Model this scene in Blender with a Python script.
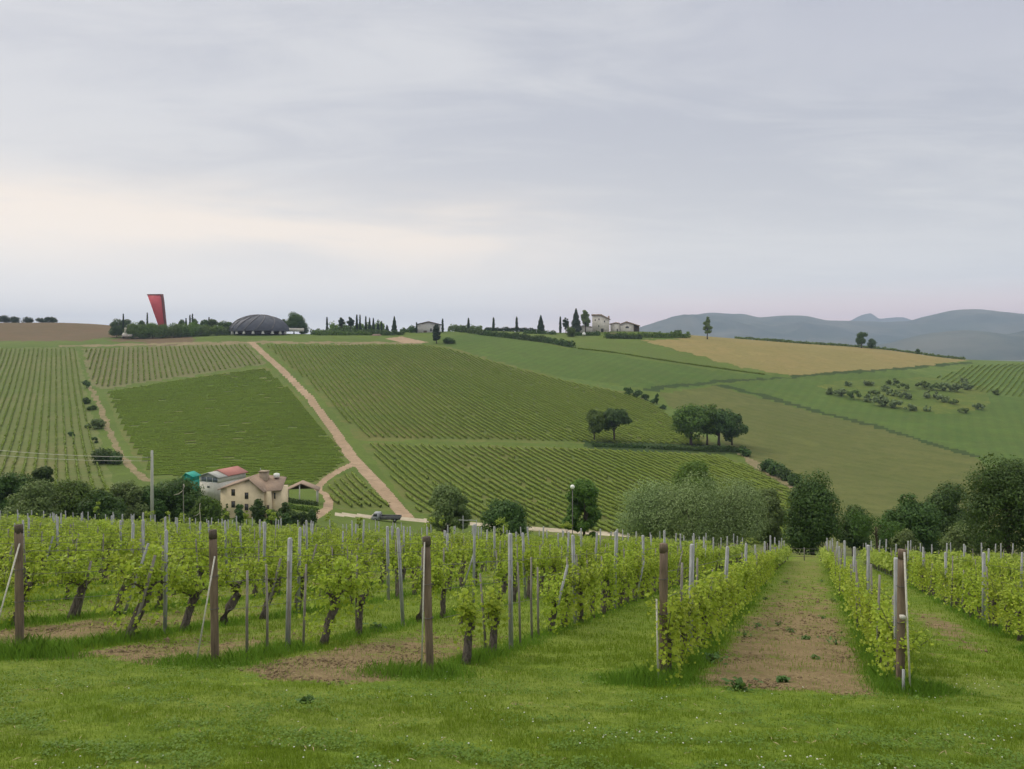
import bpy, math, random
import numpy as np
from mathutils import Vector, Matrix

sc = bpy.context.scene
for o in list(bpy.data.objects):
    bpy.data.objects.remove(o, do_unlink=True)
COL = sc.collection
F = 800.0            # focal length in pixels of a 1024 px wide picture
HZ = 350.0           # picture row of the horizon
R = math.radians

# ------------------------------------------------------------------ camera
cam = bpy.data.cameras.new('camera')
cam.sensor_width = 36.0
cam.lens = 36.0 * F / 1024.0
cam.shift_y = -(384.5 - HZ) / 1024.0
cam.clip_start = 0.1
cam.clip_end = 90000
camo = bpy.data.objects.new('camera', cam)
camo.rotation_euler = (R(90), 0, 0)
COL.objects.link(camo)
sc.camera = camo

# ------------------------------------------------------------------ world
SUN_EL, SUN_AZ = 42.0, -62.0        # azimuth measured from +Y towards +X
world = bpy.data.worlds.new('World')
sc.world = world
world.use_nodes = True
nt = world.node_tree
for n in list(nt.nodes):
    nt.nodes.remove(n)


class NT:
    """small helper to write node trees briefly"""
    def __init__(s, tree): s.t = tree
    def n(s, typ, **kw):
        nd = s.t.nodes.new(typ)
        for k, v in kw.items(): setattr(nd, k, v)
        return nd
    def l(s, a, b): s.t.links.new(a, b)
    def put(s, sock, v):
        if hasattr(v, 'is_output') or hasattr(v, 'links'): s.l(v, sock)
        elif isinstance(v, (tuple, list)):
            sock.default_value = tuple(v) + ((1.0,) if len(v) == 3 and len(sock.default_value) == 4 else ())
        else: sock.default_value = v
    def math(s, op, a, b=0.0, c=None, clamp=False):
        nd = s.n('ShaderNodeMath', operation=op, use_clamp=clamp)
        s.put(nd.inputs[0], a); s.put(nd.inputs[1], b)
        if c is not None: s.put(nd.inputs[2], c)
        return nd.outputs[0]
    def mix(s, fac, a, b, blend='MIX'):
        nd = s.n('ShaderNodeMix', data_type='RGBA', blend_type=blend)
        s.put(nd.inputs[0], fac); s.put(nd.inputs[6], a); s.put(nd.inputs[7], b)
        return nd.outputs[2]
    def noise(s, vec, scale, detail=4, rough=.55, dist=0.0):
        nd = s.n('ShaderNodeTexNoise')
        if vec is not None: s.l(vec, nd.inputs['Vector'])
        nd.inputs['Scale'].default_value = scale; nd.inputs['Detail'].default_value = detail
        nd.inputs['Roughness'].default_value = rough; nd.inputs['Distortion'].default_value = dist
        return nd.outputs['Fac']
    def ramp(s, fac, lo, hi):
        nd = s.n('ShaderNodeMapRange', interpolation_type='SMOOTHSTEP')
        s.put(nd.inputs[0], fac); s.put(nd.inputs[1], lo); s.put(nd.inputs[2], hi)
        return nd.outputs[0]
    def mapping(s, vec, scale=(1, 1, 1), loc=(0, 0, 0), rot=(0, 0, 0)):
        nd = s.n('ShaderNodeMapping')
        s.l(vec, nd.inputs[0]); nd.inputs['Scale'].default_value = scale
        nd.inputs['Location'].default_value = loc; nd.inputs['Rotation'].default_value = rot
        return nd.outputs[0]


w = NT(nt)
tc = w.n('ShaderNodeTexCoord')
sky = w.n('ShaderNodeTexSky', sky_type='NISHITA')
sky.sun_disc = False
sky.sun_elevation = R(SUN_EL)
sky.sun_rotation = R(SUN_AZ)
sky.altitude = 200
sky.air_density = 1.4
sky.dust_density = 3.0
nrm = w.n('ShaderNodeVectorMath', operation='NORMALIZE')
w.l(tc.outputs['Generated'], nrm.inputs[0])
sep = w.n('ShaderNodeSeparateXYZ')
w.l(nrm.outputs[0], sep.inputs[0])
dx, dy, dz = sep.outputs
# cloud deck seen from below: perspective coordinates of the direction
dzc = w.math('MAXIMUM', w.math('ADD', dz, 0.10), 0.02)
comb = w.n('ShaderNodeCombineXYZ')
w.put(comb.inputs[0], w.math('DIVIDE', dx, dzc)); w.put(comb.inputs[1], w.math('DIVIDE', dy, dzc))
n1 = w.noise(w.mapping(comb.outputs[0], (.55, .8, 1), (2.3, 1.1, 0)), 1.0, 7, .55, .4)
n2 = w.noise(w.mapping(comb.outputs[0], (1.0, 2.2, 1), (7.3, 4.1, 0), (0, 0, R(-18))), 1.3, 6, .6, .6)
n3 = w.noise(w.mapping(nrm.outputs[0], (2.0, 2.0, 11.0), (0.7, 0, 1.35)), 1.0, 5, .5, .3)
cl = w.math('ADD', w.math('MULTIPLY', n1, .55), w.math('MULTIPLY', n2, .45))
clf = w.ramp(cl, .40, .62)
deck = w.mix(clf, (.485, .505, .57), (.675, .68, .70))
left = w.ramp(w.math('DIVIDE', dx, w.math('MAXIMUM', dy, .05)), .75, -.75)
dr = w.math('MULTIPLY', w.ramp(left, .45, .1), w.ramp(w.math('ADD', dz, w.math('MULTIPLY', n2, .25)), .36, .52))
deck = w.mix(w.math('MULTIPLY', dr, .6), deck, (.43, .45, .55))
# paler towards the left and lower in the sky
low = w.ramp(dz, .30, .08)
deck = w.mix(w.math('MULTIPLY', left, .42), deck, (.69, .68, .70))
# creamy bright band low on the left, streaky
n3r = w.ramp(n3, .40, .60)
band = w.math('MULTIPLY', w.ramp(dz, .055, .135), w.ramp(dz, .215, .155))
band = w.math('MULTIPLY', band, w.ramp(left, .30, .62))
lowcol = w.mix(left, (.60, .61, .625), (.82, .775, .715))
col = w.mix(w.math('MULTIPLY', low, .72), deck, lowcol)
col = w.mix(w.math('MULTIPLY', band, w.math('ADD', w.math('MULTIPLY', n3r, .85), .12)), col, (.98, .85, .72))
# rosy rim close to the horizon on the right
col = w.mix(w.math('MULTIPLY', w.math('EXPONENT', w.math('MULTIPLY', w.math('MAXIMUM', dz, 0.0), -9.0)), .8), col, w.mix(left, (.68, .655, .62), (.95, .87, .775)))
rim = w.math('MULTIPLY', w.ramp(dz, .085, .02), w.ramp(left, .62, .25))
col = w.mix(w.math('MULTIPLY', rim, .9), col, (.92, .62, .56))
# an overcast sky is brighter overhead than along the horizon
zen = w.math('ADD', 1.0, w.math('MULTIPLY', w.ramp(dz, .42, 1.0), 1.5))
# and the air low over the horizon is luminous
zen = w.math('ADD', zen, w.math('MULTIPLY', w.math('EXPONENT', w.math('MULTIPLY', w.math('MAXIMUM', dz, 0.0), -14.0)), 1.15))
# the brighter part of the deck overhead is warmer than the rim
col = w.mix(w.ramp(dz, .40, .9), col, (.69, .68, .58))
mul = w.n('ShaderNodeVectorMath', operation='SCALE')
w.l(col, mul.inputs[0]); w.put(mul.inputs['Scale'], w.math('MULTIPLY', zen, 10.0))
final = w.mix(.94, sky.outputs[0], mul.outputs[0])
bg = w.n('ShaderNodeBackground')
w.l(final, bg.inputs[0]); bg.inputs[1].default_value = 0.1
wo = w.n('ShaderNodeOutputWorld')
w.l(bg.outputs[0], wo.inputs[0])

sun = bpy.data.lights.new('sun', 'SUN')
sun.energy = 1.5
sun.angle = R(22)
sun.color = (1.0, .91, .76)
suno = bpy.data.objects.new('sun', sun)
d = Vector((math.sin(R(SUN_AZ)) * math.cos(R(SUN_EL)), math.cos(R(SUN_AZ)) * math.cos(R(SUN_EL)), math.sin(R(SUN_EL))))
suno.rotation_euler = d.to_track_quat('Z', 'Y').to_euler()
suno.location = d * 200
COL.objects.link(suno)

sc.view_settings.view_transform = 'Standard'
sc.view_settings.look = 'None'
sc.view_settings.exposure = 0.10
sc.view_settings.gamma = 1.0
sc.view_settings.use_curve_mapping = False
sc.cycles.max_bounces = 6
sc.cycles.diffuse_bounces = 3
sc.cycles.transmission_bounces = 4
sc.cycles.volume_bounces = 0
sc.cycles.use_denoising = True

# ------------------------------------------------------------------ materials
MATS = {}


def newmat(name):
    m = bpy.data.materials.new(name)
    m.use_nodes = True
    for n in list(m.node_tree.nodes): m.node_tree.nodes.remove(n)
    MATS[name] = m
    return m, NT(m.node_tree)


def out(h, shader):
    o = h.n('ShaderNodeOutputMaterial')
    h.l(shader, o.inputs[0])


def principled(h, color, rough=.8, bump=None, bstr=.3, bdist=.02, metal=0.0, spec=.3):
    p = h.n('ShaderNodeBsdfPrincipled')
    h.put(p.inputs['Base Color'], color); h.put(p.inputs['Roughness'], rough)
    p.inputs['Metallic'].default_value = metal
    p.inputs['Specular IOR Level'].default_value = spec
    if bump is not None:
        b = h.n('ShaderNodeBump')
        b.inputs['Strength'].default_value = bstr; b.inputs['Distance'].default_value = bdist
        h.l(bump, b.inputs['Height']); h.l(b.outputs[0], p.inputs['Normal'])
    return p.outputs[0]


def mat_plain(name, c1, c2, scale=3.0, rough=.8, bstr=.3, bdist=.02, stretch=(1, 1, 1), metal=0.0, spec=.3):
    m, h = newmat(name)
    t = h.n('ShaderNodeTexCoord')
    v = h.mapping(t.outputs['Object'], stretch)
    f = h.noise(v, scale, 6, .62, .2)
    f2 = h.noise(v, scale * 6.3, 4, .6)
    mixf = h.math('ADD', h.math('MULTIPLY', h.ramp(f, .3, .7), .7), h.math('MULTIPLY', h.ramp(f2, .3, .7), .3))
    out(h, principled(h, h.mix(mixf, c1, c2), rough, f2, bstr, bdist, metal, spec))
    return m


def mat_ground(name, cols, scales=(.012, .09, .8), furrow=None, bstr=.5):
    """field surface: three colours mixed by noise of three sizes, optional drill lines"""
    m, h = newmat(name)
    g = h.n('ShaderNodeNewGeometry')
    p = g.outputs['Position']
    a = h.ramp(h.noise(p, scales[0], 4, .6, .5), .38, .62)
    b = h.ramp(h.noise(p, scales[1], 5, .65, .3), .36, .64)
    c = h.noise(p, scales[2], 5, .7)
    col = h.mix(a, cols[0], cols[1])
    col = h.mix(h.math('MULTIPLY', b, .7), col, cols[2])
    e_ = h.ramp(h.noise(p, scales[1] * .35, 6, .75, 1.2), .52, .68)
    col = h.mix(h.math('MULTIPLY', e_, .30), col, tuple(min(1, x * 1.45) for x in cols[1]))
    f_ = h.ramp(h.noise(p, scales[1] * 2.6, 5, .7, .8), .50, .66)
    col = h.mix(h.math('MULTIPLY', f_, .28), col, tuple(x * .62 for x in cols[2]))
    col = h.mix(h.math('MULTIPLY', h.ramp(c, .5, .72), .45), col, tuple(x * .55 for x in cols[0]))
    if furrow:
        ang, wl, amt, dark = furrow
        mp = h.mapping(p, (1, 1, 1), (0, 0, 0), (0, 0, ang))
        wv = h.n('ShaderNodeTexWave', wave_type='BANDS', bands_direction='X')
        h.l(mp, wv.inputs['Vector']); wv.inputs['Scale'].default_value = .314 / wl
        wv.inputs['Distortion'].default_value = .6; wv.inputs['Detail'].default_value = 2
        col = h.mix(h.math('MULTIPLY', h.ramp(wv.outputs['Fac'], .3, .8), amt), col, dark)
    out(h, principled(h, col, .95, c, bstr, .4, spec=.1))
    return m


def mat_leaf(name, c1, c2, c3, trans=.35, rough=.55, hue_obj=.12):
    m, h = newmat(name)
    g = h.n('ShaderNodeNewGeometry')
    oi = h.n('ShaderNodeObjectInfo')
    r = g.outputs['Random Per Island']
    t = h.n('ShaderNodeTexCoord')
    n = h.ramp(h.noise(t.outputs['Object'], 1.3, 3, .6), .35, .65)
    col = h.mix(r, c1, c2)
    col = h.mix(h.math('MULTIPLY', n, .65), col, c3)
    hsv = h.n('ShaderNodeHueSaturation')
    h.l(col, hsv.inputs['Color'])
    h.put(hsv.inputs['Value'], h.math('ADD', 1 - hue_obj, h.math('MULTIPLY', oi.outputs['Random'], 2 * hue_obj)))
    h.put(hsv.inputs['Hue'], h.math('ADD', .5 - hue_obj * .06, h.math('MULTIPLY', oi.outputs['Random'], hue_obj * .12)))
    p = principled(h, hsv.outputs[0], rough, spec=.25)
    tr = h.n('ShaderNodeBsdfTranslucent')
    h.l(h.mix(.35, hsv.outputs[0], (.30, .42, .05)), tr.inputs[0])
    ms = h.n('ShaderNodeMixShader')
    ms.inputs[0].default_value = trans
    h.l(p, ms.inputs[1]); h.l(tr.outputs[0], ms.inputs[2])
    out(h, ms.outputs[0])
    return m


mat_leaf('vine_leaf', (0.202, 0.291, 0.022), (0.448, 0.524, 0.055), (0.314, 0.422, 0.034), .42, .5, .10)
mat_leaf('vine_leaf_far', (0.185, 0.266, 0.032), (0.381, 0.448, 0.075), (0.274, 0.354, 0.050), .35, .6, .06)
mat_leaf('far_row', (0.134, 0.194, 0.027), (0.191, 0.244, 0.037), (0.157, 0.210, 0.032), .15, .9, .05)
mat_leaf('far_row_brightened', (0.163, 0.244, 0.035), (0.237, 0.321, 0.047), (0.195, 0.277, 0.040), .25, .9, .05)  # far_row brightened in its colour to offset the rows' shaded sides
mat_leaf('broadleaf', (0.038, 0.086, 0.012), (0.114, 0.182, 0.022), (0.066, 0.127, 0.016), .25, .6, .22)
mat_leaf('dark_leaf', (0.024, 0.061, 0.011), (0.072, 0.127, 0.022), (0.041, 0.086, 0.015), .18, .6, .2)
mat_leaf('bright_leaf', (.06, .13, .015), (.14, .22, .03), (.09, .17, .02), .3, .6, .15)
mat_leaf('olive_leaf', (0.128, 0.186, 0.064), (0.255, 0.323, 0.144), (0.162, 0.230, 0.076), .15, .6, .12)
mat_leaf('willow_leaf', (0.088, 0.138, 0.040), (0.171, 0.226, 0.075), (0.116, 0.171, 0.048), .25, .6, .15)
mat_leaf('grove_leaf', (0.133, 0.187, 0.077), (0.218, 0.286, 0.126), (0.162, 0.220, 0.090), .15, .6, .15)
mat_leaf('cypress_leaf', (.012, .030, .014), (.030, .055, .022), (.02, .042, .016), .08, .8, .15)
mat_leaf('grass_blade', (0.110, 0.183, 0.013), (0.230, 0.317, 0.028), (0.161, 0.245, 0.019), .35, .6, .0)
mat_leaf('tall_grass_blade', (0.082, 0.194, 0.018), (0.164, 0.310, 0.034), (0.118, 0.246, 0.023), .35, .6, .0)
mat_plain('bark', (.10, .075, .055), (.045, .035, .028), 6, .95, .8, .03, (1, 1, .3))
mat_plain('vine_bark', (.19, .16, .135), (.035, .028, .023), 22, .95, 1.0, .03, (1, 1, .22))
mat_plain('old_wood', (.23, .17, .12), (.075, .055, .043), 9, .9, .6, .01, (1, 1, .12))
mat_plain('wood_top', (.12, .095, .075), (.05, .04, .033), 14, .95, .5, .01)
mat_plain('grey_stake', (.30, .28, .25), (.14, .125, .11), 20, .9, .5, .01, (1, 1, .12))
mat_plain('pale_post', (.38, .39, .40), (.22, .225, .23), 12, .6, .2, .004, (1, 1, .2))
mat_plain('cord', (.62, .60, .54), (.40, .38, .33), 30, .8)
mat_plain('wire', (.16, .15, .14), (.09, .085, .08), 10, .5, metal=.6)
mat_plain('white_flower', (.80, .80, .74), (.62, .62, .55), 9, .7)
mat_plain('cream_plaster', (.74, .61, .43), (.60, .49, .335), .8, .9, .2)
mat_plain('white_plaster', (.66, .63, .58), (.46, .43, .39), .5, .9, .2)
mat_plain('grey_plaster', (.44, .435, .42), (.33, .325, .31), .6, .9, .2)
mat_plain('pink_stone', (.36, .25, .20), (.25, .175, .15), .9, .95, .5, .1)
mat_plain('roof_tiles', (.38, .28, .215), (.24, .17, .135), 2.5, .9, .8, .05, (1, 5, 1))
mat_plain('chimney_stone', (.36, .29, .215), (.27, .21, .155), 1.2, .9, .5, .04)
mat_plain('red_roof', (.46, .20, .175), (.36, .145, .125), .7, .7, .5, .05, (1, 8, 1))
mat_plain('teal_sheet', (.01, .33, .26), (.008, .24, .19), .8, .5)
mat_plain('white_paint', (.78, .78, .77), (.66, .66, .65), 1.5, .5)
mat_plain('dark_glass', (.03, .034, .04), (.05, .055, .06), 2, .15, spec=.6)
mat_plain('blue_glass', (.16, .19, .23), (.10, .125, .16), 1, .3, spec=.6)
mat_plain('wood_frame', (.10, .07, .05), (.06, .045, .035), 4, .8)
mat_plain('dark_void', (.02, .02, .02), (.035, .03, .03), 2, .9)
mat_plain('sculpture_red', (.60, .105, .130), (.52, .085, .105), .3, .5, .1)
mat_plain('sculpture_edge_shade', (.18, .055, .055), (.12, .04, .04), .5, .6, .1)  # darker red-brown, shade of the wedge's side and top put into colour
mat_plain('copper_shell', (.045, .050, .070), (.080, .085, .11), .25, .55, .6, .3, (1, 1, 1), .3)
mat_plain('shell_seam', (.17, .16, .17), (.11, .10, .11), .5, .6)
mat_plain('concrete', (.42, .42, .38), (.30, .30, .27), 3, .85, .3, .01, (1, 1, .2))
mat_plain('rubber', (.02, .02, .02), (.03, .03, .03), 5, .8)
mat_plain('cab_paint', (.36, .37, .40), (.28, .29, .32), 1, .4)
mat_plain('truck_bed', (.17, .17, .175), (.10, .10, .105), 2, .7)
mat_plain('bare_branch', (.50, .46, .38), (.34, .31, .26), 5, .9)
mat_plain('globe_white', (.82, .82, .80), (.74, .74, .72), 3, .3)

G = math.atan2
mat_ground('meadow', ((0.084, 0.127, 0.024), (0.109, 0.153, 0.030), (0.093, 0.127, 0.030)))
mat_ground('crop_green', ((0.073, 0.121, 0.026), (0.092, 0.142, 0.031), (0.083, 0.115, 0.029)), furrow=(R(28), 6.5, .16, (.04, .085, .022)))
mat_ground('crop_light', ((0.097, 0.141, 0.030), (0.116, 0.159, 0.036), (0.107, 0.131, 0.034)), furrow=(R(-50), 7.0, .16, (.06, .115, .03)))
mat_ground('hay_field', ((0.102, 0.113, 0.035), (0.122, 0.128, 0.041), (0.085, 0.106, 0.029)), furrow=(R(-40), 8.0, .22, (.12, .135, .045)))
mat_ground('tan_field', ((0.251, 0.196, 0.081), (0.221, 0.187, 0.073), (0.205, 0.179, 0.066)), furrow=(R(-60), 9.0, .3, (.22, .18, .085)))
mat_ground('brown_field', ((0.149, 0.096, 0.061), (0.132, 0.093, 0.055), (0.112, 0.090, 0.046)), furrow=(R(10), 6.0, .2, (.16, .12, .075)))
mat_ground('vineyard_soil', ((0.133, 0.152, 0.052), (0.161, 0.162, 0.068), (0.110, 0.152, 0.042)))
mat_ground('vineyard_soil_brown', ((0.171, 0.152, 0.079), (0.152, 0.147, 0.070), (0.127, 0.152, 0.053)))
mat_ground('vineyard_green_floor', ((0.113, 0.139, 0.035), (0.140, 0.139, 0.046), (0.091, 0.139, 0.028)))
mat_ground('yellow_meadow', ((0.098, 0.145, 0.035), (0.119, 0.160, 0.042), (0.082, 0.136, 0.034)))
mat_ground('grove_floor', ((0.090, 0.130, 0.030), (0.136, 0.153, 0.034), (0.080, 0.121, 0.028)), (.03, .15, .8))
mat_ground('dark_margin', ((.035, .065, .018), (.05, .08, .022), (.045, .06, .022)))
mat_ground('dirt_road', ((0.336, 0.239, 0.164), (0.386, 0.277, 0.197), (0.260, 0.193, 0.126)), (.03, .3, 1.5))
mat_ground('dirt_track', ((0.230, 0.178, 0.106), (0.264, 0.204, 0.128), (0.145, 0.145, 0.064)), (.03, .3, 1.5))
mat_ground('gravel_road', ((.42, .36, .27), (.47, .41, .32), (.33, .28, .21)), (.03, .3, 1.5))
mat_ground('plain', ((.09, .12, .05), (.14, .14, .07), (.06, .09, .04)), (.0006, .004, .03))
mat_ground('mountain_cover', ((.03, .05, .028), (.07, .085, .045), (.15, .14, .10)), (.00025, .0012, .006), bstr=.0)

# near ground: soil / grass by a painted-in-place attribute plus noise
m, h = newmat('near_ground')
g = h.n('ShaderNodeNewGeometry')
P = g.outputs['Position']
at = h.n('ShaderNodeAttribute', attribute_name='soil')
fine = h.noise(P, 9.0, 6, .7)
mid = h.noise(P, 1.6, 5, .65, .4)
big = h.noise(P, .22, 4, .6, .5)
grass = h.mix(h.ramp(mid, .35, .65), (.108, .17, .02), (.162, .225, .028))
grass = h.mix(h.math('MULTIPLY', h.ramp(big, .38, .62), .55), grass, (.185, .225, .045))
grass = h.mix(h.math('MULTIPLY', h.ramp(fine, .45, .7), .5), grass, (.05, .085, .015))
soil = h.mix(h.ramp(mid, .35, .65), (.20, .150, .080), (.265, .20, .110))
soil = h.mix(h.math('MULTIPLY', h.ramp(fine, .45, .75), .65), soil, (.11, .07, .042))
clod = h.n('ShaderNodeTexVoronoi'); clod.inputs['Scale'].default_value = 22
h.l(P, clod.inputs['Vector'])
soil = h.mix(h.math('MULTIPLY', h.ramp(clod.outputs['Distance'], .35, .75), .4), soil, (.14, .09, .052))
fac = h.ramp(h.math('ADD', at.outputs['Fac'], h.math('ADD', h.math('MULTIPLY', h.math('SUBTRACT', mid, .5), 1.5), h.math('MULTIPLY', h.math('SUBTRACT', fine, .5), 1.6))), .33, .70)
bumpf = h.math('ADD', h.math('MULTIPLY', clod.outputs['Distance'], .5), fine)
out(h, principled(h, h.mix(fac, grass, soil), .95, bumpf, .9, .05, spec=.1))


# ------------------------------------------------------------------ mesh helpers
def add_prop(o, label=None, cat=None, group=None, kind=None):
    if label: o['label'] = label
    if cat: o['category'] = cat
    if group: o['group'] = group
    if kind: o['kind'] = kind
    return o


def mk_mesh(name, V, faces, mats, mat_idx=None, smooth=False):
    """V (n,3) array; faces = list of (m,k) int arrays"""
    me = bpy.data.meshes.new(name)
    V = np.asarray(V, dtype=np.float32)
    me.vertices.add(len(V))
    me.vertices.foreach_set('co', V.ravel())
    faces = [np.asarray(f, dtype=np.int32) for f in faces if len(f)]
    tot = np.concatenate([np.full(len(f), f.shape[1], dtype=np.int32) for f in faces])
    loops = np.concatenate([f.ravel() for f in faces])
    start = np.concatenate([[0], np.cumsum(tot)[:-1]]).astype(np.int32)
    me.loops.add(len(loops)); me.loops.foreach_set('vertex_index', loops)
    me.polygons.add(len(tot)); me.polygons.foreach_set('loop_start', start)
    me.polygons.foreach_set('loop_total', tot)
    if smooth: me.polygons.foreach_set('use_smooth', np.ones(len(tot), dtype=bool))
    for mm in (mats if isinstance(mats, (list, tuple)) else [mats]):
        me.materials.append(MATS[mm] if isinstance(mm, str) else mm)
    if mat_idx is not None: me.polygons.foreach_set('material_index', np.asarray(mat_idx, dtype=np.int32))
    me.update(calc_edges=True)
    me.validate()
    return me


def mk_obj(name, me, parent=None, loc=None, rot=None, **kw):
    o = bpy.data.objects.new(name, me)
    COL.objects.link(o)
    if parent: o.parent = parent
    if loc is not None: o.location = loc
    if rot is not None: o.rotation_euler = rot
    return add_prop(o, **kw)


def empty(name, loc, rz=0.0, **kw):
    o = bpy.data.objects.new(name, None)
    o.empty_display_size = .2
    COL.objects.link(o)
    o.location = loc; o.rotation_euler = (0, 0, rz)
    return add_prop(o, **kw)


class MB:
    """mesh builder collecting boxes, tubes, prisms"""
    def __init__(s): s.V = []; s.Q = {}; s.n = 0
    def add(s, V, Fs):
        V = np.asarray(V, float); s.V.append(V)
        for f in Fs: s.Q.setdefault(len(f), []).append([i + s.n for i in f])
        s.n += len(V); return s
    def box(s, x0, x1, y0, y1, z0, z1):
        V = [(x0, y0, z0), (x1, y0, z0), (x1, y1, z0), (x0, y1, z0), (x0, y0, z1), (x1, y0, z1), (x1, y1, z1), (x0, y1, z1)]
        return s.add(V, [(0, 3, 2, 1), (4, 5, 6, 7), (0, 1, 5, 4), (1, 2, 6, 5), (2, 3, 7, 6), (3, 0, 4, 7)])
    def prism(s, poly, y0, y1):
        """poly of (x,z) extruded along y"""
        k = len(poly)
        V = [(x, y0, z) for x, z in poly] + [(x, y1, z) for x, z in poly]
        return s.add(V, [tuple(range(k)), tuple(range(2 * k - 1, k - 1, -1))] + [(i, i + k, (i + 1) % k + k, (i + 1) % k) for i in range(k)])
    def tube(s, pts, rads, seg=8, cap=True, wob=0.0, rng=None):
        pts = [Vector(p) for p in pts]; k = len(pts); V = []
        up = Vector((0.013, .02, 1))
        for i, p in enumerate(pts):
            t = (pts[min(i + 1, k - 1)] - pts[max(i - 1, 0)]).normalized()
            a = t.cross(Vector((1, .1, .05)) if abs(t.z) > .8 else up).normalized(); b = t.cross(a)
            for j in range(seg):
                an = 2 * math.pi * j / seg
                r = rads[i] * (1 + (rng.uniform(-wob, wob) if wob else 0))
                V.append(p + (a * math.cos(an) + b * math.sin(an)) * r)
        Fs = [(i * seg + j, i * seg + (j + 1) % seg, (i + 1) * seg + (j + 1) % seg, (i + 1) * seg + j) for i in range(k - 1) for j in range(seg)]
        if cap: Fs += [tuple(range(seg - 1, -1, -1)), tuple((k - 1) * seg + j for j in range(seg))]
        return s.add([tuple(v) for v in V], Fs)
    def mesh(s, name, mat, smooth=False):
        return mk_mesh(name, np.concatenate(s.V), [np.array(v) for v in s.Q.values()], mat, smooth=smooth)
    def build(s, name, mat, parent=None, smooth=False, **kw):
        return mk_obj(name, s.mesh(name, mat, smooth), parent, **kw)


# ------------------------------------------------------------------ terrain
def pchip(x, y, xq):
    x = np.asarray(x, float); y = np.asarray(y, float)
    hh = np.diff(x); dl = np.diff(y) / hh
    m_ = np.zeros(len(x))
    for i in range(1, len(x) - 1):
        if dl[i - 1] * dl[i] > 0:
            w1 = 2 * hh[i] + hh[i - 1]; w2 = hh[i] + 2 * hh[i - 1]
            m_[i] = (w1 + w2) / (w1 / dl[i - 1] + w2 / dl[i])
    m_[0] = dl[0]; m_[-1] = dl[-1]
    k = np.clip(np.searchsorted(x, xq) - 1, 0, len(x) - 2)
    t = np.clip((xq - x[k]) / hh[k], 0, 1)
    return ((2 * t**3 - 3 * t**2 + 1) * y[k] + (t**3 - 2 * t**2 + t) * hh[k] * m_[k]
            + (-2 * t**3 + 3 * t**2) * y[k + 1] + (t**3 - t**2) * hh[k] * m_[k + 1])


NEARY = [-80, -40, -15, 0, 6, 12, 20, 40, 60, 80, 95, 112]
NEARZ = [0.6, 0.3, -.2, -1.65, -3.26, -4.87, -6.66, -11.05, -15.5, -19.9, -23.3, -27.6]


def near_z(X, Y):
    X = np.clip(X, -90, 90)
    return pchip(NEARY, NEARZ, np.clip(Y, -80, 112)) - .030 * X * np.clip(Y / 12, 0, 1) - .007 * np.minimum(X, 0) * np.clip((Y - 16) / 35, 0, 1)


CPX = [-400, 0, 110, 160, 250, 400, 600, 800, 1024, 1424]
N_ = None
PY = {195: [500, 500, N_, N_, 501, 518, 534, 545, 550, 555],
      240: [478, 480, N_, N_, 482, 492, 500, 515, 520, 525],
      300: [450, 450, N_, N_, 450, 456, 462, 478, 486, 490],
      380: [417, 417, N_, N_, 414, 418, 425, 443, 450, 455],
      470: [388, 388, N_, N_, 383, 383, 393, 410, 414, 420],
      560: [364, 364, N_, N_, 357, 356, 364, 381, 387, 395],
      640: [346, 346, 345, 343, 341, 340, 345, 357, 372, 380],
      700: [340, 340, 338.5, 337.5, 336, 335, 336, 345, 365.5, 375],
      760: [332, 332, 332, 333.5, 334.2, 332, 331.7, 343, 362.5, 372]}
ZT = {130: [-28, -29.5, N_, N_, -29.5, -32, -33, -34, -36, -38],
      165: [-33, -35, N_, N_, -34.6, -37.5, -41, -44, -48, -52],
      850: [26.5, 28.7, 27.4, 16, 12, 14, 13, 0, -18, -28],
      1000: [25, 25, 24, 5, 2, 4, 3, -15, -30, -38],
      1400: [0, 0, 0, -15, -20, -20, -25, -30, -40, -45],
      3000: [-60] * 10, 60000: [-60] * 10}
tabY = [95, 104]; tab = []
cpx = np.array(CPX, float); cu = (cpx - 512) / F
for yy in tabY: tab.append(near_z(cu * yy, np.full(10, float(yy))))


def fill(row):
    k = [i for i, v in enumerate(row) if v is not None]
    return np.interp(cpx, cpx[k], [row[i] for i in k])


for yy in sorted(list(PY) + list(ZT)):
    tabY.append(yy)
    tab.append((HZ - fill(PY[yy])) / F * yy if yy in PY else fill(ZT[yy]))
tab = np.array(tab)
LG = np.linspace(math.log(95), math.log(60000), 900)
UG = np.linspace(-1.15, 1.15, 301)
tmp = np.array([pchip(np.log(tabY), tab[:, j], LG) for j in range(10)])       # 10 x 900
GRID = np.array([pchip(cu, tmp[:, i], np.clip(UG, cu[0], cu[-1])) for i in range(900)])   # 900 x 301
ker = np.exp(-np.linspace(-2, 2, 13)**2); ker /= ker.sum()
pad = np.pad(GRID, ((0, 0), (6, 6)), mode='edge')
GRID = np.array([np.convolve(r_, ker, 'valid') for r_ in pad])


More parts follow.
